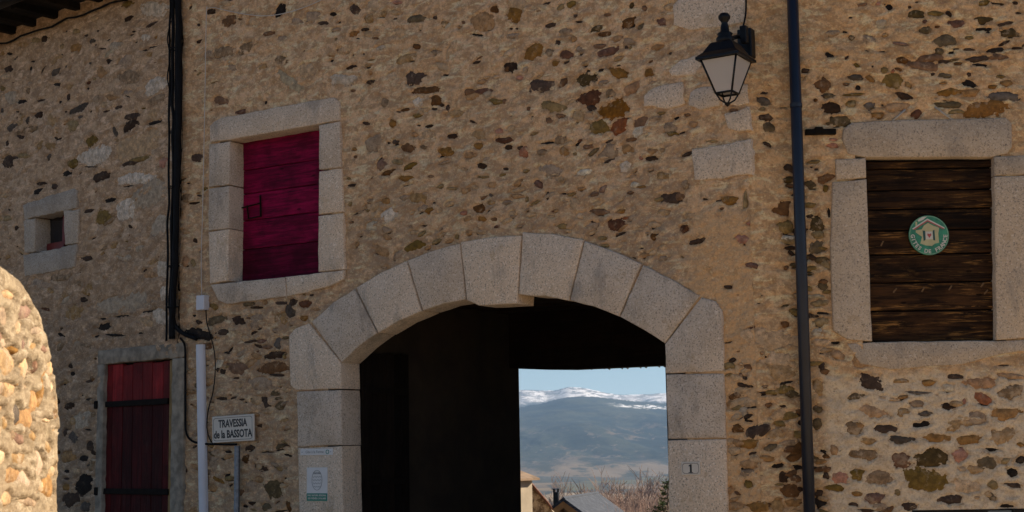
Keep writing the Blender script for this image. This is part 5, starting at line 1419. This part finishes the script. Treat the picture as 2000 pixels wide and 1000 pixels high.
# barn at the left of the opening: lit wall facing right, with a lower stone gable beside it
b1 = world_px(1039, 935, 42)
bd = Vector((-.80, -.60, 0))                      # along the lit wall, towards the left and the camera
bn = Vector((.60, -.80, 0))
bn = Vector((.70, -.71, 0)).normalized(); bd = Vector((-bn.y * -1, bn.x * -1, 0)).normalized()
if bd.x > 0: bd = -bd
bM = Matrix(((bd.x, -bn.x, 0, b1.x), (bd.y, -bn.y, 0, b1.y), (0, 0, 1, -6), (0, 0, 0, 1)))
barn = thing('cream_barn', 'sunlit cream walled barn with a tan tiled roof, past the passage', 'barn', bM)
hz = b1.z + 6
m = MB(); m.box(0, 5, 0, 4, -1, hz); m.build('wall', M_cream, barn)
mesh_obj('roof', [(-.12, -.2, hz + .02), (5.4, -.2, hz + .02), (5.4, 2, hz + .62), (-.12, 2, hz + .62), (5.4, 4.2, hz + .02), (-.12, 4.2, hz + .02),
                  (-.12, -.2, hz - .04), (5.4, -.2, hz - .04), (5.4, 4.2, hz - .04), (-.12, 4.2, hz - .04)], [(0, 1, 2, 3), (3, 2, 4, 5), (6, 7, 1, 0), (6, 9, 8, 7), (1, 7, 8, 4, 2), (0, 3, 5, 9, 6), (5, 4, 8, 9)], plain('tan_tiles', (.24, .165, .105), .9, .3, 2.5), barn)
k0 = world_px(1036, 948, 44); k1 = world_px(1078, 997, 44)
gab = thing('stone_shed', 'rough stone shed gable with a sloping tiled edge between barn and slate roof', 'shed', TRN((k0.x, k0.y, -8)))
dx_ = k1.x - k0.x; za, zb2 = k0.z + 8, k1.z + 8
mesh_obj('wall', [(-1.5, 0, -1), (dx_ + 2.5, 0, -1), (dx_ + 2.5, 0, zb2 - 2.9), (dx_, 0, zb2), (0, 0, za), (-1.5, 0, za + 1.5), (-1.5, 3, -1), (dx_ + 2.5, 3, -1), (dx_ + 2.5, 3, zb2 - 2.9), (dx_, 3, zb2), (0, 3, za), (-1.5, 3, za + 1.5)],
         [(0, 1, 2, 3, 4, 5), (11, 10, 9, 8, 7, 6), (1, 7, 8, 2), (2, 8, 9, 3), (3, 9, 10, 4), (4, 10, 11, 5), (0, 5, 11, 6)], M_farstone, gab)
for k in range(9):
    t0, t1 = k / 9, (k + 1) / 9
    m = MB(); xa = t0 * dx_; xb = t1 * dx_; z0_ = za + (zb2 - za) * t0; z1_ = za + (zb2 - za) * t1
    m.add([(xa, -.12, z0_ + .02), (xb + .02, -.12, z1_ + .0), (xb + .02, -.12, z1_ + .08), (xa, -.12, z0_ + .12), (xa, 3.1, z0_ + .02), (xb + .02, 3.1, z1_ + .0), (xb + .02, 3.1, z1_ + .08), (xa, 3.1, z0_ + .12)],
          [(0, 1, 2, 3), (7, 6, 5, 4), (0, 4, 5, 1), (2, 6, 7, 3), (1, 5, 6, 2), (0, 3, 7, 4)]); m.build('roof_tile', M_tile, gab)

# bare trees
def bare_tree(seed, h=9.0):
    r = random.Random(seed)
    tr, br = MB(), MB()
    def grow(p, d, L, rad_, lev):
        n = 3
        pts = [p]; q = p
        for i in range(n):
            d = (d + Vector((r.gauss(0, .10), r.gauss(0, .10), .06))).normalized()
            q = q + d * L / n; pts.append(q)
        (tr if lev == 0 else br).tube(pts, [rad_, rad_ * .85, rad_ * .7, rad_ * .5], 5 if lev == 0 else 3, cap=False)
        if lev >= 6: return
        nb = (6, 5, 4, 4, 3, 3)[lev]
        for k in range(nb):
            t = r.uniform(.35, 1.0) if lev else r.uniform(.3, 1.0)
            i = min(n - 1, int(t * n)); b = pts[i].lerp(pts[i + 1], t * n - i)
            a_ = r.uniform(0, 6.283); sp = r.uniform(.45, .95)
            nd = (d + Vector((math.cos(a_) * sp, math.sin(a_) * sp, r.uniform(-.05, .35)))).normalized()
            grow(b, nd, L * r.uniform(.52, .72), max(.0065, rad_ * .46), lev + 1)
    grow(Vector((0, 0, -.3)), Vector((0, 0, 1)), h * .42, .13, 0)
    return tr, br
M_bark = plain('grey_brown_bark', (.15, .11, .08), .9, .25, 3)
M_twig = plain('reddish_twig', (.25, .175, .14), .9, .25, 1.5)
M_twig2 = plain('russet_twig', (.25, .155, .115), .9, .25, 1.5)
protos = []
for sd in (1, 2, 3):
    t_, b_ = bare_tree(sd)
    protos.append((t_, b_))
pm_ = []
for t_, b_ in protos:
    o1 = bpy.data.meshes.new('trunk'); o1.from_pydata(t_.v, [], t_.f); o1.materials.append(M_bark)
    o2 = bpy.data.meshes.new('crown'); o2.from_pydata(b_.v, [], b_.f); o2.materials.append(M_twig)
    pm_.append((o1, o2))
def ground_z(x, y): return float(terrain_h(np.array(math.hypot(x, y)), np.array(math.atan2(x, y))))
TREES = [(1283, 906, 82, 0, 'tallest bare tree, right against the arch jamb'), (1256, 914, 92, 1, 'bare grey tree next to the tallest one'), (1232, 922, 78, 2, 'bare tree with a dark forked trunk in the middle of the thicket'),
         (1270, 928, 70, 1, 'lower bare tree in front of the tallest one'), (1208, 938, 100, 0, 'bare tree just right of the slate roof ridge'), (1186, 950, 110, 2, 'smallest bare tree, behind the slate roof'),
         (1300, 920, 98, 2, 'bare tree half hidden behind the arch jamb'), (1246, 942, 72, 0, 'spreading bare tree above the russet bushes'),
         (1291, 903, 105, 1, 'faint bare tree rising behind the pine'), (1268, 908, 112, 2, 'faint thin bare tree behind the tallest one'), (1243, 916, 108, 0, 'faint bare tree at the centre of the back row'),
         (1220, 930, 88, 1, 'bare tree standing over the right end of the slate roof')]
for i, (px, py, dist, k, lab) in enumerate(TREES):
    top = world_px(px, py, dist); gz = ground_z(top.x, top.y)
    hgt = max(3.0, top.z - gz)
    me1, me2 = pm_[k]
    hh = max(v.co.z for v in me2.vertices)
    sc = hgt / hh
    e = thing('bare_tree', lab, 'tree', TRN((top.x, top.y, gz)) @ Matrix.Rotation(i * 1.3, 4, 'Z') @ Matrix.Diagonal((sc, sc, sc, 1)), 'bare winter trees below the village')
    for nm, me in (('trunk', me1), ('crown', me2)): link(bpy.data.objects.new(nm, me), e)
# russet brush at their feet: twigs nobody could count
rb = random.Random(5); m = MB()
for i in range(4200):
    px = rb.uniform(1165, 1330); dist = rb.uniform(62, 105)
    w0 = world_px(px, 990, dist); gz = ground_z(w0.x, w0.y)
    topy = rb.gauss(978, 12) - (px - 1165) * .10
    hgt = max(1.5, world_px(px, topy, dist).z - gz)
    p = Vector((w0.x, w0.y, gz + hgt * .45)); d = Vector((rb.gauss(0, .22), rb.gauss(0, .22), 1)).normalized() * hgt * .55 * rb.uniform(.6, 1.05)
    m.tube([p, p + d * .5, p + d + Vector((rb.gauss(0, .1), 0, 0))], [.010, .008, .004], 3, cap=False)
    p2 = p + d * .5
    m.tube([p2, p2 + Vector((rb.gauss(0, .35), rb.gauss(0, .35), hgt * .2))], [.009, .004], 3, cap=False)
o = m.build('brush', M_twig2, None); tag(o, 'russet leafless brush below the bare trees', 'brush', kind='stuff')

# pine
pb = world_px(1303, 934, 46); gz = ground_z(pb.x, pb.y)
pine = thing('pine_tree', 'young green pine poking out beside the right arch jamb', 'tree', TRN((pb.x, pb.y, gz)))
ph = pb.z - gz
m = MB(); m.tube([(0, 0, -.2), (.03, 0, ph * .5), (0, 0, ph * .98)], [.13, .08, .012], 7); m.build('trunk', M_bark, pine, smooth=True)
rp = random.Random(9); vs, fs = [], []
bm_ = MB()
for lv in range(34):
    z = ph * (.22 + .78 * lv / 34); rad_ = (ph - z) * .42 + .07
    for k in range(7):
        a_ = rp.uniform(0, 6.283); L = rad_ * rp.uniform(.6, 1.15)
        tip = Vector((math.cos(a_) * L, math.sin(a_) * L, z + L * rp.uniform(.15, .55)))
        bm_.tube([(0, 0, z), tip], [.016, .004], 3, cap=False)
        for q in range(int(10 + 46 * L)):
            t = rp.uniform(.25, 1.05); c = Vector((0, 0, z)).lerp(tip, t)
            d = Vector((rp.gauss(0, 1), rp.gauss(0, 1), rp.gauss(.5, .8))).normalized() * rp.uniform(.08, .17)
            s_ = d.cross(Vector((rp.gauss(0, 1), rp.gauss(0, 1), rp.gauss(0, 1)))).normalized() * .015
            b = len(vs); vs += [c - s_, c + s_, c + d]; fs.append((b, b + 1, b + 2))
bm_.build('branches', M_bark, pine)
gg = G('pine_needles'); gn = gg.noise(gg.obj, 2.2, 4, .6)
M_need = gg.done(gg.mix(gg.ramp(gn, .35, .65), (.022, .045, .012), (.065, .09, .024)), .7, spec=.2)
mesh_obj('needles', vs, fs, M_need, pine)['kind'] = 'stuff'

# ================================================================== HAZE
m = MB(); m.box(-16000, 16000, -16000, 16000, -140, 620)
hg = bpy.data.materials.new('haze'); hg.use_nodes = True
nt_ = hg.node_tree
for nd in list(nt_.nodes):
    if nd.type == 'BSDF_PRINCIPLED': nt_.nodes.remove(nd)
pv = nt_.nodes.new('ShaderNodeVolumePrincipled')
pv.inputs['Color'].default_value = (.42, .66, 1.0, 1)
pv.inputs['Density'].default_value = 5.2e-5
pv.inputs['Anisotropy'].default_value = 0.1
nt_.links.new(pv.outputs[0], nt_.nodes['Material Output'].inputs['Volume'])
hz_o = m.build('haze', hg, None); tag(hz_o, 'thin bluish air haze over the valley', 'haze', kind='stuff')
